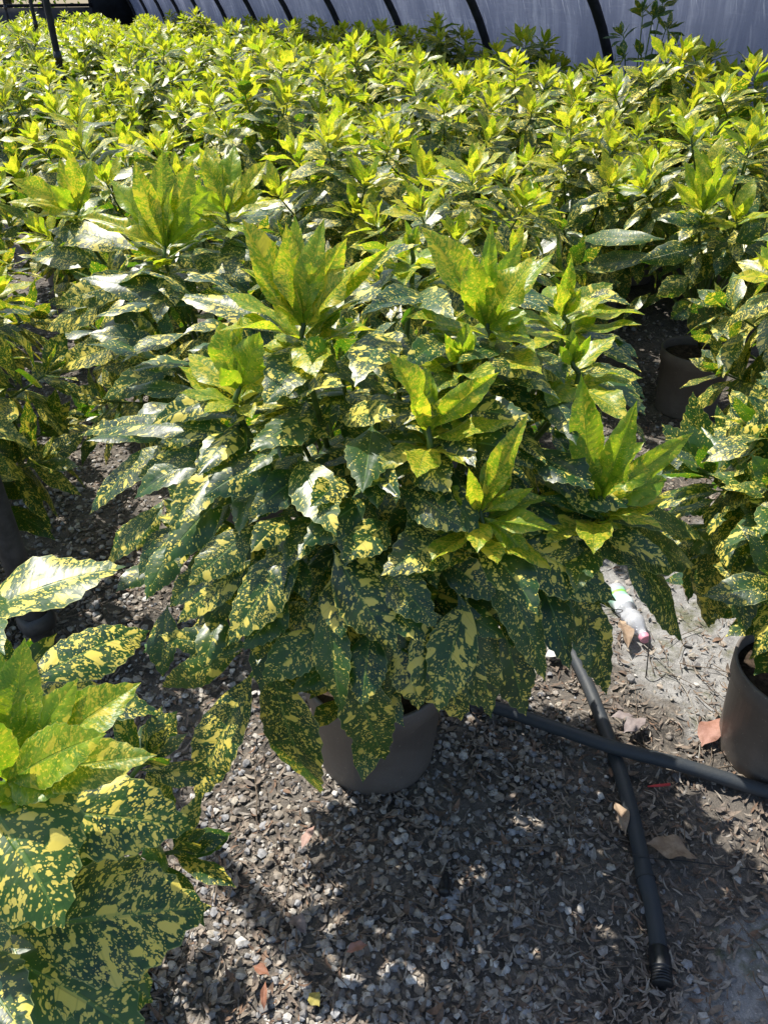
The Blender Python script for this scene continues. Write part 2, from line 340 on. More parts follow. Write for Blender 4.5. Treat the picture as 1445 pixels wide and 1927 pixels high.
# ------------------------------------------------------------------ leaves
TP = np.array([0, .04, .09, .16, .27, .40, .52, .66, .78, .88, .95, 1.0])
WP = np.array([.05, .055, .18, .46, .78, .97, 1.0, .84, .56, .27, .10, .01])
WY = np.array([.05, .06, .14, .34, .62, .90, 1.0, .90, .64, .32, .12, .01])
def leaf(mb, base, d0, up, L, W, droop=.5, fold=.35, age=0., blotch=.5, ns=16, nc=3, curl=0., twist=0., ruffle=.05, teeth=.035, edge=.25, tipc=0.0, mat=0):
    """base point, start direction, up hint, metric length and width, total bend (rad, + = downwards)"""
    t = np.linspace(0, 1, ns + 1); w = np.interp(t, TP, WY if age > .5 else WP) * W / 2
    T = nrm(d0); S = nrm(np.cross(T, up)); N = np.cross(S, T)
    k = droop * (.5 + t) + tipc * np.clip(t - .75, 0, 1) * 4
    ang = np.concatenate([[0], np.cumsum((k[1:] + k[:-1]) / 2 / ns)])
    Tt = np.cos(ang)[:, None] * T - np.sin(ang)[:, None] * N; Nt = np.sin(ang)[:, None] * T + np.cos(ang)[:, None] * N
    P = np.asarray(base, float) + np.vstack([[0, 0, 0], np.cumsum((Tt[1:] + Tt[:-1]) / 2 * L / ns, axis=0)])
    P = P + S * (curl * L * t ** 2)[:, None]
    tw = twist * t; St = np.cos(tw)[:, None] * S + np.sin(tw)[:, None] * Nt; Nt = -np.sin(tw)[:, None] * S + np.cos(tw)[:, None] * Nt
    c = np.linspace(-1, 1, 2 * nc + 1); ph = U(0, 6.28, 2); fr = U(9, 15)
    cc = np.sign(c) * np.abs(c) ** .9
    wt = w[:, None] * np.ones_like(c)[None]
    i = np.arange(ns + 1); saw = np.where((i % 2 == 0) & (t > .36) & (t < .97), 1.0, 0.0)
    ed = (np.abs(c) > .99)
    tt = np.where(ed[None], (saw * teeth * W * .9)[:, None], 0)
    rf = ruffle * W * np.sin(fr * t[:, None] + np.where(c > 0, ph[0], ph[1])[None]) * (c ** 2)[None] * np.sin(math.pi * np.clip(t, 0, 1))[:, None]
    s_off = (wt + tt) * cc * math.cos(fold); n_off = wt * np.abs(cc) * math.sin(fold) - edge * wt * cc ** 2 * .8 + rf
    V = P[:, None, :] + St[:, None, :] * s_off[..., None] + Nt[:, None, :] * n_off[..., None] + Tt[:, None, :] * (tt * .8)[..., None]
    m = 2 * nc + 1; ii, jj = np.meshgrid(np.arange(ns), np.arange(2 * nc), indexing='ij'); ii = ii.ravel(); jj = jj.ravel()
    F = np.stack([ii * m + jj, ii * m + jj + 1, (ii + 1) * m + jj + 1, (ii + 1) * m + jj], -1)
    mb.add(V.reshape(-1, 3), F, mat); mb.leafy = True
    # per-corner coordinates in cm, sheared along the side veins, the halves kept apart
    sgn = np.where(jj >= nc, 1.0, -1.0)
    def corner(a, b):
        x = s_off[a, b] * 100; y = t[a] * L * 100
        return np.stack([x * .88 + sgn * 30, y * .95 - .40 * np.abs(x)], -1), np.stack([c[b], t[a]], -1)
    cs = [corner(ii, jj), corner(ii, jj + 1), corner(ii + 1, jj + 1), corner(ii + 1, jj)]
    off = U(-50, 50, 2)
    mb.uv.append(np.stack([q[0] for q in cs], 1).reshape(-1, 2) + off); mb.ct.append(np.stack([q[1] for q in cs], 1).reshape(-1, 2))
    mb.la.append(np.tile([age, blotch, U(0, 1), 1.0], (len(V) * m, 1)))

def leaf_to(mb, b, tip, normal, W, droop=.5, **kw):
    """a leaf from b whose tip lands on tip: the chord is turned up by about half the bend"""
    b = np.asarray(b, float); tip = np.asarray(tip, float); ch = tip - b; Lc = np.linalg.norm(ch); T = ch / Lc
    N = nrm(normal - T * T.dot(normal)); a = droop * .46
    d0 = math.cos(a) * T + math.sin(a) * N
    leaf(mb, b, d0, N, Lc * (1 + droop ** 2 / 24.), W, droop=droop, **kw)

def shoot(mb, tip, axis, size=1.0, young=1.0, ns=12, nc=2, nodes=6, low=None, twist0=None, blotch=.5, up_bias=.0):
    """pairs of opposite leaves round a shoot: small upright lime ones on top, big dark drooping ones below. mb takes the young, low the old"""
    low = low or mb; ax = nrm(axis); az = U(0, math.pi) if twist0 is None else twist0
    r0 = nrm(np.cross(ax, [0.3, .2, 1.0] if abs(ax[2]) < .97 else [1.0, 0, 0])); r1 = np.cross(ax, r0)
    LEN = [.055, .085, .105, .125, .145, .155, .160, .160, .155]; EL = [.20, .45, .72, .95, 1.15, 1.32, 1.45, 1.6, 1.7]
    DR = [-.1, .1, .25, .4, .55, .65, .75, .85, .9]
    s = 0.0
    for j in range(nodes):
        k = 3 if (j < 5 and young > .3) else 2
        for q in range(k):
            a = az + j * 1.45 + q * 2 * math.pi / k + U(-.4, .4)
            rad = math.cos(a) * r0 + math.sin(a) * r1; el = EL[min(j, 8)] * U(.85, 1.15) + up_bias
            d = math.cos(el) * ax + math.sin(el) * rad
            L = LEN[min(j, 8)] * size * U(.82, 1.15)
            yg = young * [1, 1, .95, .75, .4, .05, 0, 0, 0][min(j, 8)]; yg = min(1, max(0, yg + U(-.12, .12))) if j < 5 else 0.
            tgt = mb if yg > .3 else low
            p = tip - ax * s + rad * .003
            u = nrm(ax + np.array([0, 0, .5]))
            leaf(tgt, p, d, u, L, L * U(.36, .46) * (.92 if yg > .5 else 1.), droop=DR[min(j, 8)] * U(.6, 1.4), fold=U(.25, .55) if yg > .4 else U(.08, .35),
                 age=yg, blotch=min(1, max(0, blotch + U(-.45, .65))), ns=ns, nc=nc, curl=U(-.12, .12), twist=U(-.5, .5), ruffle=.10 if yg > .4 else .05, edge=U(.1, .5), teeth=.04)
        s += [.006, .009, .012, .017, .022, .028, .032, .034, .034][min(j, 8)] * size
    return tip - ax * s

def bush(R0=.42, H=.78, z0=.26, n=20, size=1.0, ns=10, nc=2, nodes=6, parts=True, yf=1.0, seed=0, phimax=1.75, center=(0, 0), skip=None, blotch=.5):
    """returns (foliage MB, [young shoot MBs], stems MB); dome centred over the pot"""
    global rng, U
    keep = (rng, U); rng = np.random.default_rng(seed); U = rng.uniform
    fol = MB(); st = MB(); yss = []
    cz = z0 + H * .40; az0 = U(0, 6.28)
    for i in range(n):
        f = (i + .5) / n; phi = math.acos(1 - f * (1 - math.cos(phimax))) + U(-.09, .09); th = az0 + i * 2.39996 + U(-.25, .25)
        rr = U(.90, 1.05)
        o = np.array([math.sin(phi) * math.cos(th), math.sin(phi) * math.sin(th), math.cos(phi)])
        tip = np.array([center[0], center[1], cz]) + o * np.array([R0, R0, H * .60 if o[2] > 0 else H * .45]) * rr
        if skip is not None and skip(tip): continue
        ax = nrm(o * np.array([.75, .75, .3]) + np.array([0, 0, .62 if phi < 1.2 else .35]))
        y = yf if phi < 1.15 else yf * U(0, .5)
        sz = size * (1.0 if phi < 1.1 else 1.08) * U(.9, 1.1)
        ymb = MB() if (parts and y > .5) else fol
        end = shoot(ymb, tip, ax, sz, y, ns, nc, nodes, low=fol, blotch=blotch)
        if ymb is not fol and ymb.n: yss.append(ymb)
        root = np.array([center[0] + U(-.03, .03), center[1] + U(-.03, .03), z0 - .02])
        mid = (root * .45 + end * .55) + np.array([0, 0, -.03]) - o * np.array([.05, .05, 0]) * U(0, 1)
        tube(st, smooth_path([root, mid, end, tip], 4), np.linspace(.0065, .003, 13), 6)
    # inner old leaves so that the middle is dark, not empty
    for i in range(int(n * 2.2)):
        th = U(0, 6.28); z = z0 + H * U(.05, .62); r = R0 * U(.15, .62)
        b = np.array([center[0] + r * math.cos(th), center[1] + r * math.sin(th), z]); d = nrm([math.cos(th), math.sin(th), U(-.5, .3)])
        L = .15 * size * U(.8, 1.15); leaf(fol, b, d, np.array([0, 0, 1.]), L, L * .46, droop=U(.3, 1.), fold=U(.05, .3), age=0, blotch=U(0, .8), ns=max(6, ns - 4), nc=nc)
    rng, U = keep
    return fol, yss, st

def pot_parts(parent, r=.15, rb=.128, h=.285, loc=(0, 0, 0), meshes={}):
    key = (r, rb, h)
    if key not in meshes:
        p = MB(); lathe(p, [(0, .004), (rb - .006, .004), (rb, .0), (rb + .001, .006), (rb + (r - rb) * .80, h * .80), (r + .002, h * .81), (r + .004, h * .985), (r + .003, h), (r - .003, h), (r - .006, h - .01), (r - .008, h * .8), (r - .02, h * .55)], 56)
        s = MB(); rs = np.linspace(0, r - .008, 9); prof = [(q, h - .035 + .006 * math.cos(q * 60)) for q in rs]; lathe(s, prof[::-1], 40)
        meshes[key] = (p.mesh('pot', M['pot']), s.mesh('potting_soil', M['potsoil']))
    po = bpy.data.objects.new('pot', meshes[key][0]); C.objects.link(po); po.parent = parent; po.location = loc
    sg = bpy.data.objects.new('potting_soil', meshes[key][1]); C.objects.link(sg); sg.parent = po
    return po

def make_plant(name, loc, fol, yss, st, label, group=None, pot=True):
    """fol/yss/st are MBs in plant space"""
    r = empty(name, loc); tag(r, label, 'plant', group)
    fol.build('foliage', M['leaf'], r); st.build('stem', M['stem'], r)
    for y in yss: y.build('young_shoot', M['leaf'], r)
    if pot: pot_parts(r)
    return r

# ------------------------------------------------------------------ ground
gm = MB(); nx = 120
xs = np.concatenate([[-40, -12], np.linspace(-3.5, 3.5, nx), [12, 40]]); ys = np.concatenate([[-30, -6], np.linspace(-.5, 6.5, nx), [14, 60]])
gx, gy = np.meshgrid(xs, ys, indexing='ij')
def ground_z(x, y):
    return .006 * np.sin(x * 7 + 1.3 * y) * np.cos(y * 5.1 - x) + .004 * np.sin(x * 19 + y * 13) - .006
gz = np.where((np.abs(gx) < 3.6) & (gy > -.6) & (gy < 6.6), ground_z(gx, gy), 0)
m_ = len(ys); ii, jj = np.meshgrid(np.arange(len(xs) - 1), np.arange(m_ - 1), indexing='ij')
gm.add(np.stack([gx, gy, gz], -1).reshape(-1, 3), np.stack([ii * m_ + jj, (ii + 1) * m_ + jj, (ii + 1) * m_ + jj + 1, ii * m_ + jj + 1], -1).reshape(-1, 4))
tag(gm.build('ground', M['soil']), kind='structure')

# gravel, leaf litter, twigs: countless
def ico(sub):
    import bmesh
    b = bmesh.new(); bmesh.ops.create_icosphere(b, subdivisions=sub, radius=1.0)
    v = np.array([q.co[:] for q in b.verts]); f = np.array([[w.index for w in q.verts] for q in b.faces]); b.free(); return v, f
ICO = {1: ico(1), 2: ico(2)}
class Many:
    def __init__(s): s.v = []; s.f = []; s.r = []; s.n = 0
    def add(s, v, f, r): s.v.append(v); s.f.append(f + s.n); s.r.append(np.full(len(v), r)); s.n += len(v)
    def build(s, name, mat, smooth=True):
        mb = MB(); mb.v = s.v; mb.f = s.f; mb.mi = [np.zeros(len(f)) for f in s.f]; mb.n = s.n
        me = mb.mesh(name, mat, smooth); a = me.attributes.new('rn', 'FLOAT', 'POINT'); a.data.foreach_set('value', np.concatenate(s.r).astype(np.float32))
        o = bpy.data.objects.new(name, me); C.objects.link(o); return o
def rot_rand():
    q = rng.normal(size=4); q /= np.linalg.norm(q); w, x, y, z = q
    return np.array([[1 - 2 * (y * y + z * z), 2 * (x * y - z * w), 2 * (x * z + y * w)], [2 * (x * y + z * w), 1 - 2 * (x * x + z * z), 2 * (y * z - x * w)], [2 * (x * z - y * w), 2 * (y * z + x * w), 1 - 2 * (x * x + y * y)]])
PV = []
for sub, cnt in ((2, 10), (1, 10)):
    L_ = []
    for i in range(cnt):
        v, f = ICO[sub]; v = v.copy()
        for q in range(7):      # flatten facets off the ball so that stones look broken
            d = nrm(rng.normal(size=3)); h = U(.35, .75); k = v @ d; v = v - np.clip(k - h, 0, None)[:, None] * d * .97
        v *= np.array([1, U(.65, .95), U(.45, .7)]); L_.append((v, f))
    PV.append(L_)
def vis_density(x, y):
    """how thick the gravel lies"""
    u = x * .9 + y * .434
    d = 1.0
    if x > .38: d = max(.10, 1 - (x - .38) * 4.5)
    if x > .30 and y < .95: d = min(d, .45 if x < .42 else .12)
    if x > .6 and 1.4 < y < 2.3: d = .10
    if u < .62 and u > -.25 and .9 < y: d = 1.0
    if u > .75 and y > 1.9: d = .35
    return d
pb = Many()
def in_view(x, y, m=.06):
    dcam = y * math.cos(PITCH) + CAM_H * math.sin(PITCH); px = x / dcam; v = (y * math.sin(PITCH) - CAM_H * math.cos(PITCH)) / dcam
    return abs(px) < CX / FPX + m and v > -CY / FPX - m
cnt = 0
for i in range(90000):
    y = .45 + (U(0, 1) ** 1.5) * 5.2; x = U(-.55, .55) * (y + 1.3)
    if not in_view(x, y): continue
    u = x * .9 + y * .434
    if (y > 2.6 and u > .9 and not (.8 < x < 1.7 and y < 4.3)): continue
    if U(0, 1) > vis_density(x, y): continue
    near = y < 1.5
    s = (U(.004, .009) if U(0, 1) < .55 else U(.009, .0160)) * (1 if near else 1.15)
    v, f = PV[0 if near and cnt < 4500 else 1][rng.integers(10)]
    a = U(0, 6.28); tl = U(-.5, .5); ca, sa = math.cos(a), math.sin(a)
    Rm = np.array([[ca, -sa, 0], [sa, ca, 0], [0, 0, 1]]) @ np.array([[1, 0, 0], [0, math.cos(tl), -math.sin(tl)], [0, math.sin(tl), math.cos(tl)]])
    z = float(ground_z(x, y)) + s * U(.15, .5)
    pb.add((v * s) @ Rm.T + [x, y, z], f, U(0, 1)); cnt += 1
    if cnt > 15500: break
tag(pb.build('gravel', M['pebble'], False), 'grey and white gravel stones strewn over the dark soil between the pots', 'gravel', kind='stuff')
def litter_piece(L, W, curl, bend):
    n = 5; t = np.linspace(0, 1, n); w = W / 2 * np.sin(math.pi * np.clip(t * .92 + .04, 0, 1)) ** .8
    a = bend * (t - .5); P = np.stack([(t - .5) * L, L * .5 * (a ** 2) * np.sign(bend), L * curl * (t - .5) ** 2], -1)
    V = np.stack([P + np.stack([0 * w, w, 0 * w + w * .25], -1), P, P + np.stack([0 * w, -w, w * .25], -1)], 1).reshape(-1, 3)
    F = [];
    for i in range(n - 1):
        for j in range(2): F.append([i * 3 + j, i * 3 + j + 1, (i + 1) * 3 + j + 1, (i + 1) * 3 + j])
    return V, np.array(F)
lt = Many(); cnt = 0
for i in range(60000):
    y = .45 + (U(0, 1) ** 1.4) * 4.; x = U(-.55, .55) * (y + 1.3)
    if not in_view(x, y): continue
    u = x * .9 + y * .434
    if (y > 2.6 and u > .9 and not (.8 < x < 1.7)): continue
    pdens = .55 if x < .15 else (.8 if x > .35 else .65)
    if x > .66 and y < .78: pdens = .22
    if x > .7 and 1.4 < y < 2.3: pdens = .35
    if U(0, 1) > pdens: continue
    sm = U(0, 1)
    if sm < .5: L = U(.014, .036); V, F = litter_piece(L, L * U(.12, .22), U(-1, 2.5), U(-1, 1))
    elif sm < .93: L = U(.006, .016); V, F = litter_piece(L, L * U(.25, .5), U(-2, 3), U(-1, 1))
    else: L = U(.022, .038); V, F = litter_piece(L, L * U(.28, .4), U(-1, 3), U(-.6, .6))
    a = U(0, 6.28); tl = U(-.35, .35); ca, sa = math.cos(a), math.sin(a)
    Rm = np.array([[ca, -sa, 0], [sa, ca, 0], [0, 0, 1]]) @ np.array([[math.cos(tl), 0, math.sin(tl)], [0, 1, 0], [-math.sin(tl), 0, math.cos(tl)]])
    z = float(ground_z(x, y)) + U(.003, .013)
    lt.add(V @ Rm.T + [x, y, z], F, U(0, 1)); cnt += 1
    if cnt > 19000: break
tag(lt.build('leaf_litter', M['litter']), 'thin dry brown leaf scraps scattered over gravel and soil', 'leaf litter', kind='stuff')
tw = MB()
for i in range(170):
    y = U(.5, 2.6); x = U(-.5, .52) * (y + 1.2)
    L = U(.05, .20); a = U(0, 6.28); p0 = np.array([x, y, 0]); d = np.array([math.cos(a), math.sin(a), 0]); s = np.array([-d[1], d[0], 0]); b = U(-.25, .25)
    pts = []
    for t in np.linspace(-.5, .5, 6):
        p = p0 + d * L * t + s * L * b * (t * t) + s * U(-.003, .003); p[2] = float(ground_z(p[0], p[1])) + .010 + U(0, .006); pts.append(p)
    tube(tw, pts, np.linspace(.0016, .0007, 6) * U(.7, 1.5), 5)
tag(tw.build('fallen_twigs', M['twig']), 'thin dry twigs lying loose on the gravel', 'twigs', kind='stuff')

# ------------------------------------------------------------------ tunnel wall, end wall, posts, trees outside
X0, HS = 5.98, 2.0
WB = np.array([X0, 0, 0])
def wall_pt(t, a, off=0.0):
    """t along the wall, a = arc length up from the ground"""
    Rr = 2.3; z0 = .1
    if a < z0: p = np.array([0, 0, a]); nn = np.array([1., 0, 0])
    else:
        th = (a - z0) / Rr; p = np.array([Rr * (1 - math.cos(th)), 0, z0 + Rr * math.sin(th)]); nn = np.array([math.cos(th), 0, -math.sin(th)])
    p = p + nn * off
    return WB + DV * t - NV * p[0] + np.array([0, 0, p[2]])
tun = empty('polytunnel_wall', WB + DV * 8); tag(tun, 'curved grey blue plastic tunnel wall on dark hoops behind the plants', 'greenhouse wall')
fm = MB(); ts = np.arange(-4, 36.01, .2); aa = np.linspace(0, 3.2, 17); V = []; UVs = []
for t in ts:
    ph = (t / HS - .4) % 1.0; sag = -.05 * math.sin(math.pi * ph)
    for a in aa:
        V.append(wall_pt(t, a, sag * min(1, a) - .03 + .012 * math.sin(t * 5 + a * 3) * math.sin(math.pi * ph) + .008 * math.sin(t * 13 - a * 7)) - Vector((0, 0, 0)) if False else wall_pt(t, a, sag * min(1, a) - .045 + .010 * math.sin(t * 5 + a * 3) * math.sin(math.pi * ph))); UVs.append((t, a))
V = np.array(V); UVs = np.array(UVs); m_ = len(aa); ii, jj = np.meshgrid(np.arange(len(ts) - 1), np.arange(m_ - 1), indexing='ij')
F = np.stack([ii * m_ + jj, (ii + 1) * m_ + jj, (ii + 1) * m_ + jj + 1, ii * m_ + jj + 1], -1).reshape(-1, 4)
fm.add(V - np.array(tun.location), F); film = fm.build('film', M['film'], tun)
uvl = film.data.uv_layers.new(name='wall'); uvl.data.foreach_set('uv', UVs[F.ravel()].astype(np.float32).ravel())
for k in range(-3, 14):
    hb = MB(); t = HS * (k + 4.4)
    tube(hb, [wall_pt(t, a, .02) - np.array(tun.location) for a in np.linspace(0, 3.2, 18)], .042, 8); hb.build('hoop', M['hoop'], tun)

# end wall
TE = 31.0
ew = empty('end_wall', WB + DV * TE - NV * 4); tag(ew, 'dark netted end wall with a low grey panel behind the far rows', 'end wall')
E0 = np.array(ew.location)
AX = np.array([NV, DV, [0, 0, 1]])
def ebox(mb, n0, n1, z0, z1, th=.05, dd=0.0, mat=0):
    c = WB + DV * (TE + dd) - NV * ((n0 + n1) / 2); c = c + np.array([0, 0, (z0 + z1) / 2]) - E0; box(mb, c, (abs(n1 - n0), th, z1 - z0), mat, AX)
b = MB(); ebox(b, 1.3, 11, 0, .95); b.build('lower_panel', M['panel'], ew)
b = MB(); ebox(b, -.1, 1.3, 0, 2.6); ebox(b, 3.9, 11, 1.05, 2.6, .03, .02); b.build('netting', M['net'], ew)
for q in (1.3, 2.6, 3.9, 6.5):
    b = MB(); ebox(b, q - .05, q + .05, 0, 2.8, .1, .09); b.build('frame_post', M['hoop'], ew)
b = MB(); ebox(b, 1.3, 11, .96, 1.04, .08, -.02); b.build('frame_rail', M['hoop'], ew)

# posts standing in the field
POSTS = [((-2.62, 7.2), .026, 'thick black post rising from the plants at the far left corner'), ((-4.95, 13.0), .026, 'thinner black post just behind the thick one in the far rows'), ((-8.6, 21.), .028, 'faint thin post deepest in the rows before the end wall')]
for (x, y), r, lab in POSTS:
    p = MB(); tube(p, [(0, 0, 0), (0, 0, 1.0), (0, 0, 2.0), (0, 0, 2.7)], r, 10)
    root = empty('support_post', (x, y, 0)); tag(root, lab, 'post', 'support posts in the rows')
    p.build('tube', M['hoop'], root); c = MB(); tube(c, [(0, 0, 1.05), (0, 0, 1.13)], r + .006, 10); c.build('clamp', M['black'], root)

# trees outside the end wall
def tree(loc, h, r, seed, lab):
    g = np.random.default_rng(seed); root = empty('tree', loc); tag(root, lab, 'tree', 'trees outside the tunnel')
    t = MB(); tube(t, [(0, 0, 0), (.1, 0, h * .3), (.05, .1, h * .6), (0, 0, h * .85)], [.16, .13, .09, .04], 8)
    cr = MB(); cr.leafy = True
    for i in range(9):
        a = g.uniform(0, 6.28); e = np.array([math.cos(a) * r * .7, math.sin(a) * r * .7, h * g.uniform(.45, .9)]); tube(t, [(0, 0, h * .35), e * .5 + [0, 0, h * .25], e], [.07, .05, .02], 6)
    t.build('trunk', M['wood'], root)
    cl = [np.array([g.normal() * r * .5, g.normal() * r * .5, h * g.uniform(.12, 1.)]) for i in range(46)]
    for i in range(2200):
        c = cl[g.integers(len(cl))]; p = c + g.normal(size=3) * r * .16; d = nrm(g.normal(size=3) + [0, 0, -.3])
        leaf(cr, p, d, nrm([g.normal() * .4, g.normal() * .4, 1]), g.uniform(.14, .24), .10, ns=4, nc=1, age=float(g.random() < .55), blotch=.2, teeth=0)
    cr.build('crown', M['darkleaf'], root)
tree(tuple(WB + DV * 35 - NV * 3.4), 3.6, 1.5, 3, 'bright leafy tree seen through the open part of the end wall')
tree(tuple(WB + DV * 37 - NV * 7), 4.6, 2.0, 4, 'darker tree farther off beyond the netted end wall')

# ------------------------------------------------------------------ the main plant, leaf by leaf
def dome_pt(px, py, c, rad, k=1.0):
    """the point where the line of sight first meets a dome, or passes nearest to it"""
    o = np.array([0, 0, CAM_H]); d = nrm(ray(px, py)); s = np.asarray(rad) * k
    oo = (o - c) / s; dd = d / s; A = dd.dot(dd); B = oo.dot(dd); Cc = oo.dot(oo) - 1; D = B * B - A * Cc
    t = (-B - math.sqrt(D)) / A if D > 0 else -B / A
    return o + d * t
def hand_leaves(mb, LV, c, rad, org, ns=20, nc=4, kb=.86, kt=1.02, **kw):
    for q in LV:
        (bx, by, tx, ty, wpx) = q[:5]; o = q[5] if len(q) > 5 else {}
        b = dome_pt(bx, by, c, rad, o.get('kb', kb)); t = dome_pt(tx, ty, c, rad, o.get('kt', kt)); mid = (b + t) / 2
        dep = mid[1] * math.cos(PITCH) + (CAM_H - mid[2]) * math.sin(PITCH); W = wpx / FPX * dep
        nn = nrm(nrm((mid - c) / np.asarray(rad) ** 2) * .8 + np.array([0, 0, .55]) + nrm(np.array([0, 0, CAM_H]) - mid) * .45)
        leaf_to(mb, b - org, t - org, nn, W * o.get('w', 1.06), droop=o.get('dr', .45) + U(-.1, .2), age=o.get('age', 0.), blotch=o.get('bl', float(U(.15, .9))), ns=ns, nc=nc,
                fold=o.get('fold', U(.08, .45)), twist=o.get('tw', U(-.5, .5)), edge=U(.15, .55), curl=o.get('cu', U(-.10, .10)), ruffle=o.get('rf', .06), teeth=.045 if o.get('age', 0) < .5 else .03, tipc=o.get('tipc', U(-.2, .5)))
Y = dict(age=1., dr=.15, fold=.4, rf=.07)
def yl(*a, **k): return (*a, {**Y, **k})
HC = np.array([.03, 1.30, .66]); HR = np.array([.56, .50, .58]); HO = np.array([-.02, 1.275, 0])
hero_mature = [
 (570, 1020, 428, 1212, 120), (628, 1033, 736, 1236, 118, dict(bl=.9)), (694, 938, 563, 1025, 75), (748, 915, 886, 992, 78), (868, 990, 715, 1085, 95),
 (508, 1235, 588, 1490, 135, dict(kb=.8, kt=.96, dr=.6)), (478, 1262, 375, 1512, 122, dict(bl=.95, kb=.8, kt=.98, dr=.6)), (655, 1235, 722, 1427, 112, dict(kt=.92)), (615, 1120, 638, 1344, 82), (795, 1130, 862, 1355, 150, dict(bl=1., kt=.95)),
 (752, 1140, 735, 1310, 95, dict(kt=.9)), (475, 1215, 298, 1208, 66), (455, 1225, 312, 1305, 64), (425, 932, 302, 1057, 78), (482, 985, 365, 1115, 72), (480, 1050, 335, 1172, 74), (543, 968, 480, 1045, 56),
 (308, 952, 203, 1072, 64), (330, 832, 168, 960, 62), (405, 845, 255, 940, 76), (520, 855, 385, 940, 84), (480, 826, 166, 797, 56, dict(bl=.6)), (500, 735, 285, 785, 66, dict(bl=.9)), (545, 632, 338, 546, 62, dict(bl=.8)),
 (1072, 700, 888, 690, 78), (1012, 722, 1082, 842, 64), (1080, 685, 1207, 785, 88), (1030, 620, 1215, 700, 62), (840, 772, 1003, 800, 68), (828, 825, 980, 852, 82), (560, 745, 655, 722, 60, dict(fold=.6, bl=1.)),
 (640, 792, 752, 768, 62, dict(bl=1.)), (742, 632, 650, 728, 88, dict(bl=1.)), (650, 548, 788, 468, 55), (598, 625, 685, 572, 66), (615, 635, 498, 770, 95, dict(bl=.7)),
 (992, 935, 1318, 1008, 72, dict(kb=.9)), (985, 950, 1292, 1095, 115, dict(kb=.85, dr=.5)), (1165, 1010, 1275, 1212, 100, dict(kt=1.0, dr=.5)), (950, 1000, 1155, 1135, 115), (1060, 1090, 1150, 1292, 100, dict(kb=.82, kt=.96)),
 (905, 1005, 1030, 1278, 98), (860, 1110, 932, 1345, 100, dict(kt=.96)), (945, 1170, 975, 1350, 98, dict(kt=.95)), (880, 1120, 808, 1335, 110, dict(bl=1.)), (1010, 1080, 1075, 1260, 100), (700, 1050, 830, 1180, 100),
 (560, 860, 640, 1010, 85), (700, 800, 690, 930, 85), (590, 780, 480, 860, 80), (650, 900, 590, 960, 62), (1000, 850, 1110, 930, 90, dict(bl=.2)), (770, 850, 860, 920, 80), (860, 640, 740, 700, 60), (960, 640, 860, 690, 62), (760, 560, 880, 600, 60),
 (820, 560, 700, 610, 66), (455, 790, 385, 900, 70), (610, 1180, 500, 1290, 95), (540, 1120, 470, 1230, 85), (730, 980, 650, 1060, 80), (1040, 900, 1190, 960, 90), (760, 1190, 790, 1335, 95, dict(bl=1., kt=.97)), (830, 1180, 905, 1330, 100, dict(kt=.98)), (700, 1180, 675, 1330, 90), (640, 700, 560, 640, 60), (380, 740, 240, 735, 40), (420, 870, 330, 1010, 70),
 (690, 1090, 790, 1220, 90), (420, 1150, 390, 1260, 70), (350, 1000, 275, 1130, 60), (705, 870, 745, 945, 55, dict(fold=.7)), (830, 800, 900, 880, 60), (470, 560, 560, 520, 55), (560, 600, 640, 560, 55),
]
hero_shoots = [   # base px, then (tip px, width px, extra)
 [(572, 618), (445, 418, 95, dict(bl=1.)), (522, 425, 85, {}), (600, 408, 60, {}), (690, 498, 88, dict(bl=1., dr=.5)), (640, 440, 65, {}), (552, 402, 45, {}), (728, 460, 50, {}), (455, 500, 70, dict(dr=.6)), (600, 470, 70, {}), (500, 560, 60, dict(dr=.5, age=.8))],
 [(915, 618), (808, 418, 90, dict(bl=.9)), (880, 475, 75, {}), (1012, 482, 85, dict(bl=.8)), (908, 412, 42, {}), (965, 448, 48, {}), (1042, 478, 45, {}), (992, 590, 70, dict(dr=.6)), (940, 500, 55, {}), (845, 520, 60, {}), (1000, 640, 60, dict(dr=.7))],
 [(805, 812), (742, 648, 78, dict(bl=.7)), (934, 690, 74, dict(bl=.5)), (815, 690, 42, {}), (788, 690, 38, {}), (858, 735, 36, {}), (775, 730, 40, {})],
 [(902, 968), (992, 775, 62, dict(bl=.9)), (935, 838, 66, dict(dr=.5)), (848, 915, 50, dict(dr=.8)), (1000, 1052, 52, dict(dr=.9)), (955, 1058, 58, dict(dr=.9, bl=1.)), (968, 880, 45, {}), (880, 880, 40, {}), (1003, 915, 36, {})],
 [(1118, 952), (1068, 712, 72, {}), (1218, 762, 70, {}), (1305, 815, 56, dict(bl=.3)), (1215, 832, 95, dict(dr=.8, bl=.3)), (1258, 915, 78, dict(dr=.8)), (1150, 985, 56, dict(dr=.9)), (1085, 830, 60, dict(dr=.8)), (1190, 880, 80, dict(dr=.8)), (1165, 1000, 45, dict(dr=.9, bl=.9))],
 [(452, 735), (410, 605, 78, dict(bl=.6)), (492, 625, 78, {}), (510, 690, 60, {}), (452, 590, 45, {}), (415, 690, 50, {})],
 [(1058, 600), (1155, 560, 50, dict(bl=1., dr=.5)), (1078, 520, 45, dict(bl=1.)), (1068, 480, 36, {}), (1040, 540, 46, {}), (1095, 545, 30, {})],
 [(862, 690), (885, 610, 48, {}), (845, 640, 36, {}), (880, 660, 34, {})],
 [(775, 480), (790, 425, 36, {}), (760, 440, 40, {}), (745, 470, 36, {})],
 [(1075, 690), (1070, 620, 28, dict(age=.7)), (1100, 655, 22, dict(age=.7)), (1050, 650, 26, dict(age=.7))],
]
hf, _, hs = bush(R0=.47, H=.86, z0=.27, n=40, size=.98, ns=12, nc=3, nodes=7, parts=False, yf=0.18, seed=77, phimax=1.45, center=(.04, .03))
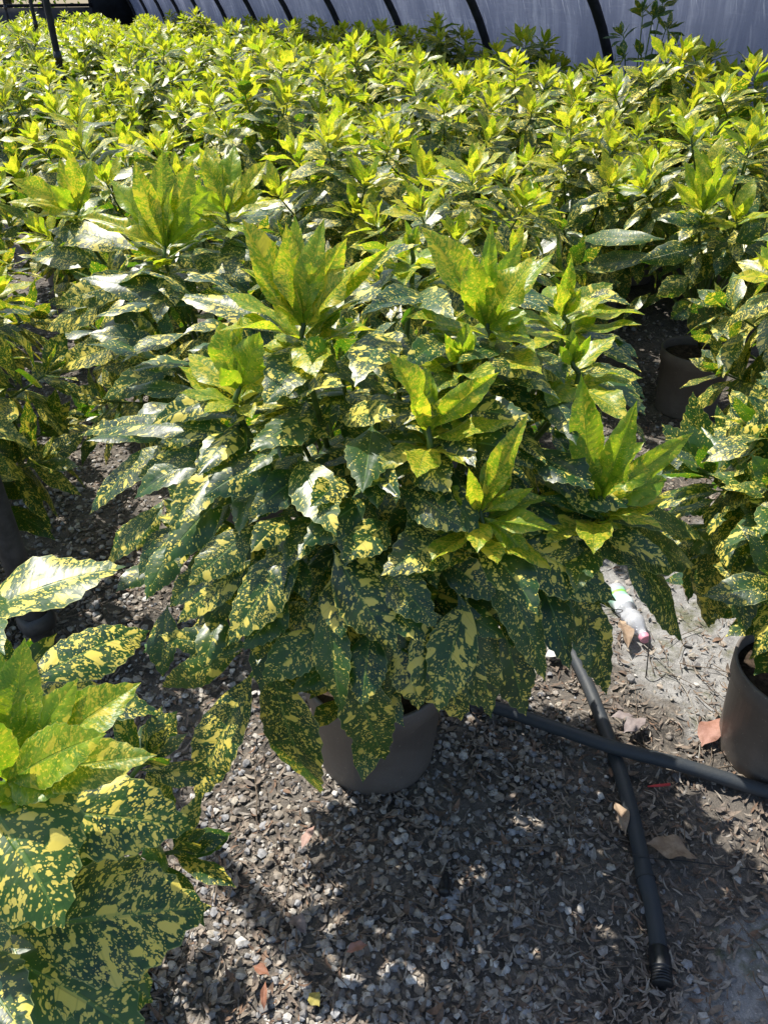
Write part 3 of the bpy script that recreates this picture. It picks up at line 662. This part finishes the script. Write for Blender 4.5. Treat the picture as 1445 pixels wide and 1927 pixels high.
# cut the procedural inner leaves down so that they stay under the hand-laid ones
for i in range(len(hf.v)): hf.v[i] = (hf.v[i] - [.04, .03, .62]) * [.90, .90, .90] + [.04, .03, .60]
hand_leaves(hf, [(*q[:4], q[4] * (.84 if q[3] > 1150 else 1.), *q[5:]) for q in hero_mature], HC, HR, HO)
more = []
for iy, py in enumerate(range(560, 1130, 62)):
    for px in range(300 + (iy % 2) * 40, 1120, 84):
        bx, by = px + U(-25, 25), py + U(-20, 20); dx, dy = bx - 650, by - 640; dd = math.hypot(dx, dy) + 1; ang = math.atan2(dy, dx) + U(-.7, .7); L_ = U(95, 150)
        more.append((bx, by, bx + math.cos(ang) * L_, by + math.sin(ang) * L_ * .8 + 18, L_ * U(.42, .54), dict(kb=.80, kt=U(.90, .97), dr=U(.3, .8))))
hand_leaves(hf, more, HC, HR, HO, ns=16, nc=3)
def hand_shoots(SH, c, rad, org, stems, foot, kb=.93, extra=5, lsz=1.0):
    out = []
    for s in SH:
        y = MB(); y.leafy = True; (bx, by) = s[0]; b0 = dome_pt(bx, by, c, rad, kb)
        for (tx, ty, w, o) in s[1:]:
            tl = dome_pt(tx, ty, c, rad, 1.0)
            yy = b0[1] + U(-.07, .05); rr_ = ray(tx, ty); tl2 = np.array([0, 0, CAM_H]) + rr_ * (yy / rr_[1]); tl = tl2 * .75 + tl * .25
            r_b = b0 + nrm(tl - b0) * .004
            mid = (b0 + tl) / 2; dep = mid[1] * math.cos(PITCH) + (CAM_H - mid[2]) * math.sin(PITCH)
            sd_ = (tx - bx) / 160.
            nn = nrm(np.array([-sd_ * .9 + U(-.45, .45), -1.0, .45 + U(-.2, .4)]) if o.get('dr', .15) < .4 else np.array([U(-.3, .3), -.5, 1.0]))
            leaf_to(y, r_b - org, tl - org, nn, w / FPX * dep * .98, droop=o.get('dr', U(.1, .5)), age=o.get('age', U(.85, 1.)), blotch=o.get('bl', U(.1, .9)), ns=20, nc=4, fold=U(.35, .75), twist=U(-.7, .7), curl=U(-.12, .12), ruffle=.14, edge=U(.1, .6), teeth=.03, tipc=U(-.1, .35))
        for q in range(extra):
            dd = nrm(np.array([U(-.5, .5), U(-.5, .4), 1.])); L_ = U(.035, .065) * lsz
            leaf(y, b0 - org, dd, nrm([U(-1, 1), -1, .3]), L_, L_ * .36, droop=U(-.2, .5), age=1., blotch=.2, ns=12, nc=2, fold=.6, twist=U(-.5, .5), teeth=.03)
        a0 = U(0, 6.28)
        for q in range(10):      # the whorl below, half grown
            a_ = a0 + q * .9 + U(-.2, .2); e_ = U(.1, .75); dd = nrm(np.array([math.cos(a_), math.sin(a_), e_])); L_ = U(.08, .145) * lsz
            leaf(y, b0 - org + [0, 0, -.012 - .003 * q], dd, np.array([0, 0, 1.]), L_, L_ * U(.4, .5), droop=U(.2, .8), age=U(.45, .95), blotch=U(.3, 1), ns=16, nc=3, fold=U(.2, .5), twist=U(-.4, .4), ruffle=.1, edge=U(.1, .4), teeth=.035)
        for q in range(4):
            a_ = a0 + q * 1.57 + .5; dd = nrm(np.array([math.cos(a_), math.sin(a_), U(-.1, .3)])); L_ = U(.12, .16) * lsz
            leaf(y, b0 - org + [0, 0, -.045 - .006 * q], dd, np.array([0, 0, 1.]), L_, L_ * U(.4, .5), droop=U(.4, .9), age=U(0, .3), blotch=U(.3, 1), ns=16, nc=3, fold=U(.1, .4), twist=U(-.4, .4), ruffle=.05, edge=U(.1, .4), teeth=.04)
        out.append(y); bl = b0 - org
        tube(stems, smooth_path([foot, foot * .55 + bl * .45 + [0, 0, .02], bl + [0, 0, -.06], bl + [0, 0, .01]], 5), np.linspace(.0065, .004, 16), 8)
    return out
hy = hand_shoots(hero_shoots, HC, HR, HO, hs, np.array([0, 0, .3]))
hero = make_plant('spotted_laurel', HO, hf, hy, hs, 'large yellow spotted laurel in a taupe pot, its low leaves hanging over the rim')
for o in hero.children:
    if o.name.startswith('pot'): o.scale = (1.10, 1.10, 1.04)

# ------------------------------------------------------------------ the cut-off plant in the lower left corner
FC = np.array([-.52, .62, .55]); FR = np.array([.40, .40, .42]); FO = np.array([-.60, .66, 0])
ff, _, fs = bush(R0=.32, H=.58, z0=.26, n=14, size=.9, ns=12, nc=3, nodes=5, parts=False, yf=0., seed=5, phimax=1.8)
f_mature = [
 (40, 1520, 358, 1590, 118, dict(dr=.9, bl=1., tipc=.8, kt=1.)), (-60, 1470, 152, 1722, 215, dict(bl=.9, kb=.95, kt=1.08)), (20, 1752, 396, 1697, 175, dict(bl=1., dr=.5)), (10, 1800, 290, 1925, 150, dict(bl=.7)), (60, 1740, 290, 1880, 160, dict(bl=.9, kb=.8, kt=.95)),
 (-60, 1790, 62, 1960, 110, dict(bl=.8, kt=1.1)), (45, 1290, 278, 1188, 92, dict(bl=1., kt=.95)), (-90, 1180, 238, 1068, 128, dict(bl=1., kt=.98, dr=.4)), (120, 1330, 305, 1335, 60, dict(kb=.8, kt=.9)), (100, 1580, 180, 1680, 70, dict(kb=.8, kt=.85)), (60, 1440, 215, 1470, 100, dict(kb=.82, kt=.9, bl=.8)),
 (-40, 1640, -10, 1800, 140), (-80, 1100, -20, 1250, 90), (30, 1620, 250, 1700, 110, dict(kb=.75, kt=.82)),
]
f_mature = [(*q[:4], q[4] * 1.18, *q[5:]) for q in f_mature]
hand_leaves(ff, f_mature, FC, FR, FO)
fy = MB(); fy.leafy = True; b0 = dome_pt(15, 1470, FC, FR, .98)
for (tx, ty, w, dr, bl) in [(48, 1200, 92, .15, .3), (268, 1285, 118, .45, .6), (300, 1422, 95, .6, .9), (125, 1495, 72, .8, .2), (-10, 1215, 95, .1, .3), (150, 1275, 75, .3, .3), (-60, 1330, 100, .2, .4), (205, 1380, 110, .5, .5), (30, 1530, 60, .9, .2), (-30, 1520, 90, .6, .3)]:
    tl = dome_pt(tx, ty, FC, FR, 1.08); yy = b0[1] + (.04 if ty < 1320 else -.03); r = ray(tx, ty); tl = (np.array([0, 0, CAM_H]) + r * (yy / r[1])) * .6 + tl * .4
    mid = (b0 + tl) / 2; dep = mid[1] * math.cos(PITCH) + (CAM_H - mid[2]) * math.sin(PITCH)
    leaf_to(fy, b0 - FO, tl - FO, nrm([.2, -.5, 1.]), w / FPX * dep * 1.1, droop=dr, age=1. if (tx, ty) != (300, 1422) else .55, blotch=bl, ns=22, nc=5, fold=U(.3, .5), twist=U(-.3, .3), ruffle=.07, edge=.25, teeth=.035)
tube(fs, smooth_path([(0, 0, .28), (.02, .0, .5), b0 - FO], 6), np.linspace(.009, .005, 13), 8)
make_plant('spotted_laurel', FO, ff, [fy], fs, 'nearest spotted laurel, cut off by the left edge, glossy lime shoot over huge mottled leaves')

# ------------------------------------------------------------------ the lime tipped plant behind it
EC = np.array([-.46, 2.18, .66]); ER = np.array([.50, .46, .56]); EO = np.array([-.47, 2.18, 0])
ef, ey, es = bush(R0=.42, H=.84, z0=.27, n=22, size=1.05, ns=12, nc=2, nodes=8, parts=True, yf=.35, seed=31, phimax=1.7)
e_shoots = [
 [(312, 470), (160, 405, 50, dict(dr=.5, bl=1.)), (205, 335, 58, {}), (250, 300, 50, {}), (300, 282, 60, {}), (358, 300, 60, {}), (330, 345, 55, {}), (255, 360, 60, {}), (390, 350, 46, {}), (200, 440, 50, dict(dr=.6, bl=1.)), (410, 420, 50, dict(dr=.6))],
 [(428, 405), (375, 288, 48, {}), (402, 268, 50, {}), (440, 272, 50, {}), (508, 308, 50, dict(bl=1.)), (455, 330, 42, {}), (350, 350, 46, {}), (500, 365, 44, {})],
 [(150, 400), (105, 300, 42, {}), (140, 282, 40, {}), (180, 300, 42, {}), (15, 375, 56, dict(dr=.5, bl=1.)), (20, 340, 52, dict(dr=.4, bl=1.)), (95, 350, 46, {})]]
ey += hand_shoots(e_shoots, EC, ER, EO, es, np.array([0, 0, .3]), lsz=.9)
e_mature = [(400, 570, 150, 548, 60), (310, 650, 165, 625, 50), (290, 520, 110, 590, 60, dict(bl=1.)), (320, 540, 292, 610, 52), (260, 470, 95, 430, 56), (230, 560, 90, 640, 60, dict(bl=1.)), (330, 690, 190, 745, 56), (260, 640, 110, 700, 60, dict(bl=1.)), (200, 500, 60, 490, 50), (420, 450, 480, 490, 60), (360, 480, 470, 540, 60)]
hand_leaves(ef, e_mature, EC, ER, EO, ns=16, nc=3)
make_plant('spotted_laurel', EO, ef, ey, es, 'full spotted laurel with bright lime tips, directly behind the large one beside the aisle')
# ------------------------------------------------------------------ plant beside the bottle, cut off on the right
BC = np.array([1.02, 1.30, .66]); BR = np.array([.36, .36, .40]); BO = np.array([.975, 1.27, 0])
bf, by_, bs = bush(R0=.35, H=.56, z0=.40, n=26, size=1.08, ns=14, nc=3, nodes=6, parts=True, yf=0.35, seed=21, phimax=1.3)
b_mature = [(1335, 880, 1308, 735, 78, dict(bl=.5, dr=.2)), (1330, 860, 1225, 905, 60), (1360, 930, 1430, 855, 60), (1330, 960, 1455, 935, 95, dict(bl=.8)), (1400, 1000, 1412, 1195, 70, dict(bl=.5)), (1380, 1000, 1325, 1168, 92, dict(bl=.9, kt=.95)), (1360, 990, 1300, 1045, 62, dict(age=.4)),
 (1345, 900, 1240, 800, 66), (1330, 870, 1232, 862, 60, dict(bl=.9)), (1345, 940, 1248, 985, 74), (1330, 985, 1238, 1062, 84, dict(bl=.8)), (1365, 900, 1395, 800, 84, dict(dr=.2)), (1400, 950, 1445, 870, 80), (1420, 900, 1455, 760, 70), (1380, 930, 1340, 1010, 70), (1440, 1010, 1445, 1150, 80), (1400, 880, 1445, 800, 60), (1330, 1010, 1290, 1130, 70)]
hand_leaves(bf, b_mature, BC, BR, BO)
make_plant('spotted_laurel', BO, bf, by_, bs, 'spotted laurel cut off by the right edge, over the taupe pot beside the bottle')

CO = np.array([1.36, 3.16, 0]); CC_ = np.array([1.30, 3.10, .78]); CR = np.array([.48, .42, .42])
cf, cy_, cs = bush(R0=.46, H=.74, z0=.42, n=22, size=1.05, ns=10, nc=2, nodes=8, parts=True, yf=.9, seed=47, phimax=1.5, center=(-.02, .02))
cy_ += hand_shoots([[(1322, 400), (1288, 302, 36, {}), (1312, 280, 38, {}), (1352, 290, 36, {}), (1390, 312, 36, {}), (1335, 345, 34, {}), (1265, 340, 30, {})]], CC_, CR, CO, cs, np.array([0, 0, .3]), lsz=.8)
hand_leaves(cf, [(1250, 450, 1085, 460, 34), (1240, 480, 1090, 510, 36), (1330, 460, 1200, 500, 40), (1300, 520, 1235, 560, 40), (1380, 460, 1440, 420, 40), (1320, 540, 1330, 650, 60), (1350, 420, 1240, 410, 34), (1300, 570, 1260, 600, 36)], CC_, CR, CO, ns=12, nc=3)
make_plant('spotted_laurel', CO, cf, cy_, cs, 'spotted laurel over the exposed half sunlit pot on the right')
# ------------------------------------------------------------------ templates and the rest of the field
def template(seed, R0, H, n, size, ns, nc, nodes, yf=1.0):
    fol, yss, st = bush(R0=R0, H=H, z0=.27, n=n, size=size, ns=ns, nc=nc, nodes=nodes, parts=True, yf=yf, seed=seed, blotch=.7)
    return (fol.mesh('foliage', M['leaf']), [y.mesh('young_shoot', M['leaf']) for y in yss], st.mesh('stem', M['stem']))
NEAR = [template(101 + i, .40 + .02 * i, .92, 21, 1.20, 12, 2, 9) for i in range(4)]
def put_near(loc, k, rz, sc, label, group='potted laurels standing in rows'):
    r = empty('spotted_laurel', (loc[0], loc[1], 0), rz); r.scale = (sc, sc, sc); tag(r, label, 'plant', group)
    fo, ys, st = NEAR[k % len(NEAR)]
    for nm, me in [('foliage', fo), ('stem', st)] + [('young_shoot', y) for y in ys]:
        o = bpy.data.objects.new(nm, me); C.objects.link(o); o.parent = r
    p = pot_parts(r); p.scale = (1 / sc,) * 3 if False else (1, 1, 1)
    return r
placed = [(HO[0], HO[1]), (FO[0], FO[1]), (BO[0], BO[1]), (EO[0], EO[1]), (CO[0], CO[1])]
HANDPUT = [
 ((.86, 3.60), 2, 1.1, .92, 'spotted laurel over the shaded pot just behind the main plant'),
 ((1.47, 2.24), 3, .2, .95, 'spotted laurel at the right edge, between the exposed pot and the nearer right plant'),
 ((.28, 2.75), 2, 3.0, .92, 'spotted laurel in the dark gap behind the lime shoots of the large plant'),
 ((-1.28, 1.72), 3, 4.0, .95, 'spotted laurel across the aisle, its leaf tips poking in at the left edge'),
 ((-1.62, 2.50), 1, 5.0, .95, 'farther laurel across the aisle, low at the left edge'),
 ((-.92, 3.15), 3, 2.0, .95, 'spotted laurel next along the aisle behind the lime tipped one'),
 ((-2.05, 3.45), 2, 2.0, .95, 'third laurel up the far side of the aisle, at the left edge'),
 ((-2.45, 4.35), 0, 1.0, .95, 'fourth laurel up the far side of the aisle, at the left edge'),
 ((-1.42, 3.95), 0, 3.3, .95, 'spotted laurel third along the near side of the aisle, behind the lime tipped one'),
 ((-2.02, 4.95), 1, 2.6, 1.0, 'spotted laurel fourth along the near side of the aisle, against the left edge'),
 ((-2.50, 5.95), 3, 4.6, 1.0, 'spotted laurel fifth along the near side of the aisle, against the left edge'),
 ((-3.00, 6.95), 2, .6, 1.0, 'spotted laurel sixth along the aisle, in front of the thick black post'),
 ((-.16, 3.35), 1, 0.9, .97, 'spotted laurel in the second rank, centre left, tall lime tips'),
]
for a in HANDPUT: put_near(*a); placed.append(a[0])
grid = []
rg = np.random.default_rng(4)
for iu in range(6):
    for iv in range(26):
        u = .62 + iu * .76; v = .8 + iv * .74 + (iu % 2) * .37
        x, y = (NV[:2] * (u + rg.uniform(-.09, .09)) + DV[:2] * (v + rg.uniform(-.1, .1)))
        if abs(x) > y * .42 + 1.0 or y < 2.1: continue
        if any((x - a) ** 2 + (y - b) ** 2 < .60 ** 2 for a, b in placed): continue
        if .55 < x < 1.9 and y < 3.2: continue
        if x > 1.0 and y < 3.7: continue
        grid.append((y, x, u, v, iu, iv)); placed.append((x, y))
grid.sort()
print('FIELD', len(grid))
FAR = []
for i in range(6):
    fol, _, st = bush(R0=.40, H=.92, z0=.27, n=21, size=1.26, ns=7, nc=1, nodes=9, parts=False, yf=1.0, seed=300 + i, blotch=.65)
    # stems and foliage in one mesh: the parts cannot be told apart this far off
    fol.absorb(st, 1); FAR.append(fol.mesh('spotted_laurel', [M['leaf'], M['stem']]))
ORD = ['first', 'second', 'third', 'fourth', 'fifth', 'sixth', 'seventh', 'eighth', 'ninth', 'tenth']
seen_row = {}
for y, x, u, v, iu, iv in grid:
    seen_row[iu] = seen_row.get(iu, 0) + 1; kth = seen_row[iu]
    sc = rg.uniform(.84, 1.12) * (1.0 if iu > 3 else .98) * (1 - .012 * max(0, y - 4))
    row = ['aisle row', 'second row from the aisle', 'third row from the aisle', 'fourth row from the aisle', 'row next but one to the wall', 'row along the plastic wall'][iu]
    if y < 7.5 and kth <= 8:
        lab = f'spotted laurel, {ORD[kth - 1]} from the front in the {row}'
        if y < 5.2: put_near((x, y), rg.integers(4), rg.uniform(0, 6.28), sc, lab); continue
    elif y < 12: lab = f'small spotted laurel halfway back in the {row}'
    else: lab = f'tiny distant spotted laurel towards the end of the {row}'
    o = bpy.data.objects.new('spotted_laurel', FAR[rg.integers(6)]); C.objects.link(o); o.location = (x, y, 0); o.rotation_euler = (0, 0, rg.uniform(0, 6.28)); o.scale = (sc,) * 3
    tag(o, lab, 'plant', 'potted laurels standing in rows')

# darker round-leaved plant by the wall
root = empty('dark_shrub', tuple(at_y(1215, 90, 6.8) * [1, 1, 0])); tag(root, 'dark green shrub without yellow spots, standing taller by the plastic wall', 'plant')
df, _, ds = bush(R0=.28, H=1.22, z0=.3, n=16, size=1.1, ns=8, nc=2, nodes=5, parts=False, yf=0., seed=66)
df.build('foliage', M['darkleaf'], root); ds.build('stem', M['stem'], root); pot_parts(root)

# ------------------------------------------------------------------ hoses, post, bottle, litter things
def gp(px, py, z=0.0): return G(px, py, z)
HOSE_R = .0172
hA = MB(); tube(hA, smooth_path([gp(760, 1290, .02), gp(920, 1328, .022), gp(1040, 1368, .030), gp(1150, 1405, .040), gp(1290, 1442, .026), gp(1445, 1490, .02), gp(1700, 1560, .02)], 8), HOSE_R, 14)
tag(hA.build('irrigation_hose', M['hose']), 'long black hose lying across the top of the other, towards the right pot', 'hose', 'black irrigation hoses')
rB = empty('irrigation_hose', gp(1245, 1860)); tag(rB, 'black hose passing beneath the other one, ending in a ribbed coupling', 'hose', 'black irrigation hoses')
oB = np.array(rB.location)
bp = smooth_path([gp(1075, 1225, .018), gp(1110, 1300, .018), gp(1150, 1405, .006), gp(1180, 1500, .018), gp(1203, 1600, .02), gp(1213, 1650, .024), gp(1228, 1710, .020), gp(1240, 1800, .019), gp(1243, 1826, .019)], 7)
rr = np.full(len(bp), .0175); rr += .002 * np.exp(-((np.arange(len(bp)) - 35) / 2.) ** 2)
h2 = MB(); tube(h2, bp - oB, rr, 14); h2.build('hose_tube', M['hose'], rB)
cpl = MB(); d_ = nrm(bp[-1] - bp[-3]); d_[2] = 0; p0 = bp[-1] - d_ * .012
tube(cpl, [p0 - oB - d_ * .03, p0 - oB - d_ * .028, p0 - oB + d_ * .008, p0 - oB + d_ * .010], [.0185, .0205, .0215, .0215], 16)
for i in range(5): q = p0 - oB + d_ * (.013 + i * .0055); tube(cpl, [q, q + d_ * .0012, q + d_ * .003, q + d_ * .0055], [.0175, .0205, .0205, .0175], 16)
cpl.build('coupling', M['black'], rB)
ti = MB(); a = np.linspace(0, 6.28, 17); cpt = gp(1215, 1655, .023) - oB; tube(ti, [cpt + np.array([math.cos(q) * .0205, 0, math.sin(q) * .0205]) for q in a], .0016, 5); ti.build('wire_tie', M['wire'], rB)

# leaning grey post on the left
pr = empty('grey_pipe_post', gp(112, 1290)); tag(pr, 'grey metal pipe post with a lumpy collar beside the gravel aisle', 'post')
pm = MB(); tube(pm, [(0, 0, -.02), (-.004, .0, .5), (-.01, 0, 1.1), (-.012, 0, 1.7)], .030, 20); pm.build('tube', M['post'], pr)
cm = MB(); lathe(cm, [(.030, .215), (.040, .218), (.044, .235), (.043, .255), (.036, .264), (.030, .266)], 20, 0, (-.002, 0, 0), lambda V, a: V * np.stack([1 + .10 * np.sin(2 * a + 1), 1 + .10 * np.sin(3 * a), 1 + 0 * a], -1)[None]); cm.build('collar', M['post'], pr)

# bottle
b0 = gp(1152, 1108, .028); b1 = gp(1214, 1203, .022); ax = nrm(b1 - b0); L = np.linalg.norm(b1 - b0)
br = empty('plastic_bottle', b0); tag(br, 'crumpled clear plastic bottle with green label and pink cap lying behind the hoses', 'bottle')
sx = nrm(np.cross([0, 0, 1.], ax)); sz = np.cross(ax, sx); AB = np.array([sx, sz, ax])
def place(mb, name, mat):
    mb.v = [v @ AB for v in mb.v]; return mb.build(name, mat, br)
z = np.linspace(0, 1, 44); prof = []
for t in z:
    r = .031
    if t < .03: r = .024 + .007 * t / .03
    r -= .003 * max(0, math.sin(t * 60)) * (.45 < t < .75)
    r -= .006 * math.exp(-((t - .52) / .045) ** 2)
    if t > .72: r = .031 * (1 - ((t - .72) / .2) ** 1.6) + .012 * min(1, ((t - .72) / .2)) if t < .92 else .0125
    prof.append((max(r, .0125), t * (L - .012)))
def dent(V, a):
    V = V.copy(); zz = V[..., 2] / L
    V[..., 0] *= 1 - .22 * np.exp(-((zz - .5) / .12) ** 2) * (np.sin(a)[None] > .2); V[..., 1] *= 1 - .12 * np.exp(-((zz - .6) / .1) ** 2)
    V[..., 0] += .003 * np.sin(zz * 23) ; return V
bm_ = MB(); lathe(bm_, [(0, .004)] + prof, 32, 0, (0, 0, 0), dent); place(bm_, 'bottle_body', M['bottle'])
lb = MB(); lathe(lb, [(q[0] + .0008, q[1]) for q in prof if .10 < q[1] / L < .42], 32, 0, (0, 0, 0), dent)
mlab, nt = new_mat('label paper'); k = NT(nt); co = k.n('ShaderNodeTexCoord').outputs['Object']; n = k.noise(co, 90., 3.)
ln = k.n('ShaderNodeVectorMath', operation='DOT_PRODUCT'); nt.links.new(co, ln.inputs[0]); ln.inputs[1].default_value = tuple(ax)
hh = k.math('DIVIDE', ln.outputs['Value'], L)
cL = k.mix(k.step(hh, .25, .34), (.35, .62, .47), (.72, .80, .80)); cL = k.mix(k.math('MULTIPLY', k.step(hh, .155, .165), k.step(hh, .20, .21, 1., 0.)), cL, (.26, .60, .10)); cL = k.mix(k.step(n, .6, .66, 0, .4), cL, (.65, .8, .75))
k.out(k.bsdf(cL, .35).outputs[0]); place(lb, 'label', mlab)
cp = MB(); lathe(cp, [(0, L - .016), (.0145, L - .016), (.0155, L - .014), (.0155, L + .001), (.014, L + .003), (.008, L + .003), (.007, L + .0015), (0, L + .0015)], 24, 0, (0, 0, 0), lambda V, a: V * np.stack([1 + .02 * np.sign(np.sin(a * 12)), 1 + .02 * np.sign(np.sin(a * 12)), 1 + 0 * a], -1)[None]); place(cp, 'cap', M['cap'])

# small black fitting
fo = empty('hose_fitting', gp(835, 1690)); tag(fo, 'small black ribbed plastic fitting lying on the gravel', 'fitting')
fmb = MB(); d_ = nrm(gp(838, 1655) - gp(835, 1695)); tube(fmb, [np.array([0, 0, .012]) + d_ * t for t in (0, .004, .009, .012, .016, .020, .024, .030, .040, .046)], [.010, .013, .013, .011, .013, .011, .0125, .010, .007, .0065], 14); fmb.build('fitting_body', M['black'], fo)
fm2 = MB(); tube(fm2, [np.array([0, 0, .012]) + d_ * t for t in (.045, .052, .053)], [.0045, .0045, .003], 10); fm2.build('nozzle', M['black'], fo)

# wires and strings
def wire(name, pts, r, mat, label, cat):
    w = MB(); tube(w, smooth_path(pts, 6), r, 6); tag(w.build(name, M[mat]), label, cat)
wire('wire_stake', [gp(1214, 1275, 0), gp(1216, 1262, .03), gp(1219, 1230, .07), gp(1222, 1188, .11)], .0018, 'wire', 'thin black wire stake stuck upright in front of the pink bottle cap', 'wire')
wire('string', [gp(1205, 1208, .012), gp(1250, 1250, .008), gp(1290, 1300, .01), gp(1312, 1360, .012), gp(1316, 1400, .008), gp(1312, 1440, .006)], .0014, 'cable', 'pale string curving over the mossy ground towards the right pot', 'string')
wire('drip_wire', [gp(1190, 1405, .03), gp(1260, 1425, .035), gp(1340, 1452, .02), gp(1445, 1484, .03), gp(1500, 1500, .02)], .0022, 'wire', 'thin black drip tube running along the upper hose to the right pot', 'tube')
wire('crossing_wire', [gp(1130, 1555, .006), gp(1160, 1590, .02), gp(1205, 1612, .040), gp(1300, 1622, .012), gp(1445, 1640, .008)], .0013, 'wire', 'thin dark wire crossing over the lower hose by the big tan leaf', 'wire')
wire('hooked_wire', [gp(1115, 1150, .05), gp(1150, 1147, .07), gp(1170, 1148, .07), gp(1165, 1153, .068), gp(1140, 1157, .06)], .0012, 'wire', 'looped bit of dark wire over the green bottle label', 'wire')

# loose leaves and scraps that stand out
def fallen(name, bx, by, tx, ty, wpx, mat, label, z=.014, droop=.6, fold=.3, cat='leaf', tw=.3, curl=.1):
    b = gp(bx, by, z); t = gp(tx, ty, z + .004); mb = MB(); dep = b[1] * math.cos(PITCH) + CAM_H * math.sin(PITCH)
    leaf_to(mb, b, t, np.array([0, 0, 1.]), wpx / FPX * dep * 1.25, droop=droop, fold=fold, ns=14, nc=3, teeth=0, ruffle=.12, twist=tw, curl=curl, edge=.2)
    mb.v = [v + [0, 0, .006] for v in mb.v]
    tag(mb.build(name, mat), label, cat, 'loose fallen leaves')
ML = {'rust': dry_mat('rust leaf', (.34, .18, .14), (.26, .13, .09)), 'tan': dry_mat('tan leaf', (.34, .25, .17), (.22, .15, .10)), 'pink': dry_mat('pinkish dry leaf', (.42, .27, .22), (.32, .2, .16)), 'orange': dry_mat('orange brown leaf', (.27, .12, .07), (.18, .08, .05)), 'grey': dry_mat('grey leaf', (.24, .20, .19), (.15, .12, .12)), 'yellow': dry_mat('yellow leaf', (.40, .34, .09), (.25, .22, .06)), 'white': dry_mat('white scrap', (.62, .60, .58), (.45, .44, .42)), 'red': dry_mat('red plastic', (.55, .05, .05), (.40, .04, .04)), 'green': dry_mat('seedling green', (.10, .20, .03), (.06, .14, .03))}
fallen('fallen_leaf', 1318, 1408, 1345, 1352, 36, ML['rust'], 'rust red fallen leaf beside the foot of the right pot')
fallen('fallen_leaf', 1215, 1590, 1310, 1612, 44, ML['tan'], 'large tan dry leaf lying just right of the lower hose')
fallen('fallen_leaf', 1155, 1512, 1182, 1575, 26, ML['tan'], 'curled tan leaf leaning against the left side of the lower hose', fold=.7)
fallen('fallen_leaf', 152, 755, 185, 778, 24, ML['pink'], 'pinkish curled dry leaf alone on the sunlit aisle')
fallen('fallen_leaf', 652, 1795, 692, 1778, 20, ML['rust'], 'red brown leaf in the sunlit gravel at the bottom', fold=.6)
fallen('fallen_leaf', 478, 1822, 510, 1836, 18, ML['orange'], 'orange leaf scrap at the lower left of the sunlit gravel', fold=.5)
fallen('fallen_leaf', 498, 1905, 496, 1850, 14, ML['orange'], 'dark red leaf standing on edge among white stones at the bottom', fold=.7)
fallen('fallen_leaf', 568, 1600, 588, 1556, 16, ML['pink'], 'narrow pale brown leaf with its stalk in the shade before the main pot')
fallen('fallen_leaf', 1148, 1352, 1190, 1348, 16, ML['grey'], 'narrow grey leaf lying between the hoses')
fallen('fallen_leaf', 1172, 1382, 1210, 1352, 26, ML['grey'], 'broad grey leaf beside the crossing of the hoses')
fallen('fallen_leaf', 1165, 1170, 1188, 1225, 26, ML['tan'], 'crumpled tan leaf touching the plastic bottle', fold=.6)
fallen('fallen_leaf', 548, 1728, 580, 1760, 26, ML['grey'], 'pale crumpled leaf upright at the edge of the sunlit gravel', fold=.6, droop=1.)
fallen('fallen_leaf', 582, 1872, 604, 1895, 22, ML['yellow'], 'yellow leaf scrap between white stones at the bottom', fold=.3)
fallen('paper_scrap', 1025, 1238, 1062, 1222, 22, ML['white'], 'white paper scrap under the hanging leaves above the hoses', cat='scrap', fold=.1, droop=.1)
sr = MB(); tube(sr, [gp(1218, 1480, .012), gp(1240, 1478, .014), gp(1260, 1476, .014)], [.002, .0035, .0035], 8); tag(sr.build('red_plastic_stick', ML['red']), 'short red plastic stick to the right of the lower hose', 'stick')
sd = empty('seedling', gp(290, 1232)); tag(sd, 'tiny green weed seedling in the gravel beside the mottled leaf', 'weed')
sb = MB(); sv = MB()
for i in range(5):
    a = i * 1.3; d = np.array([math.cos(a), math.sin(a), .5]); leaf(sb, (0, 0, .02), nrm(d), np.array([0, 0, 1.]), .032, .022, droop=.6, ns=8, nc=2, teeth=0)
tube(sv, [(0, 0, -.01), (0, 0, .02)], .0015, 6); sb.build('seedling_leaves', ML['green'], sd); sv.build('stalk', M['stem'], sd)
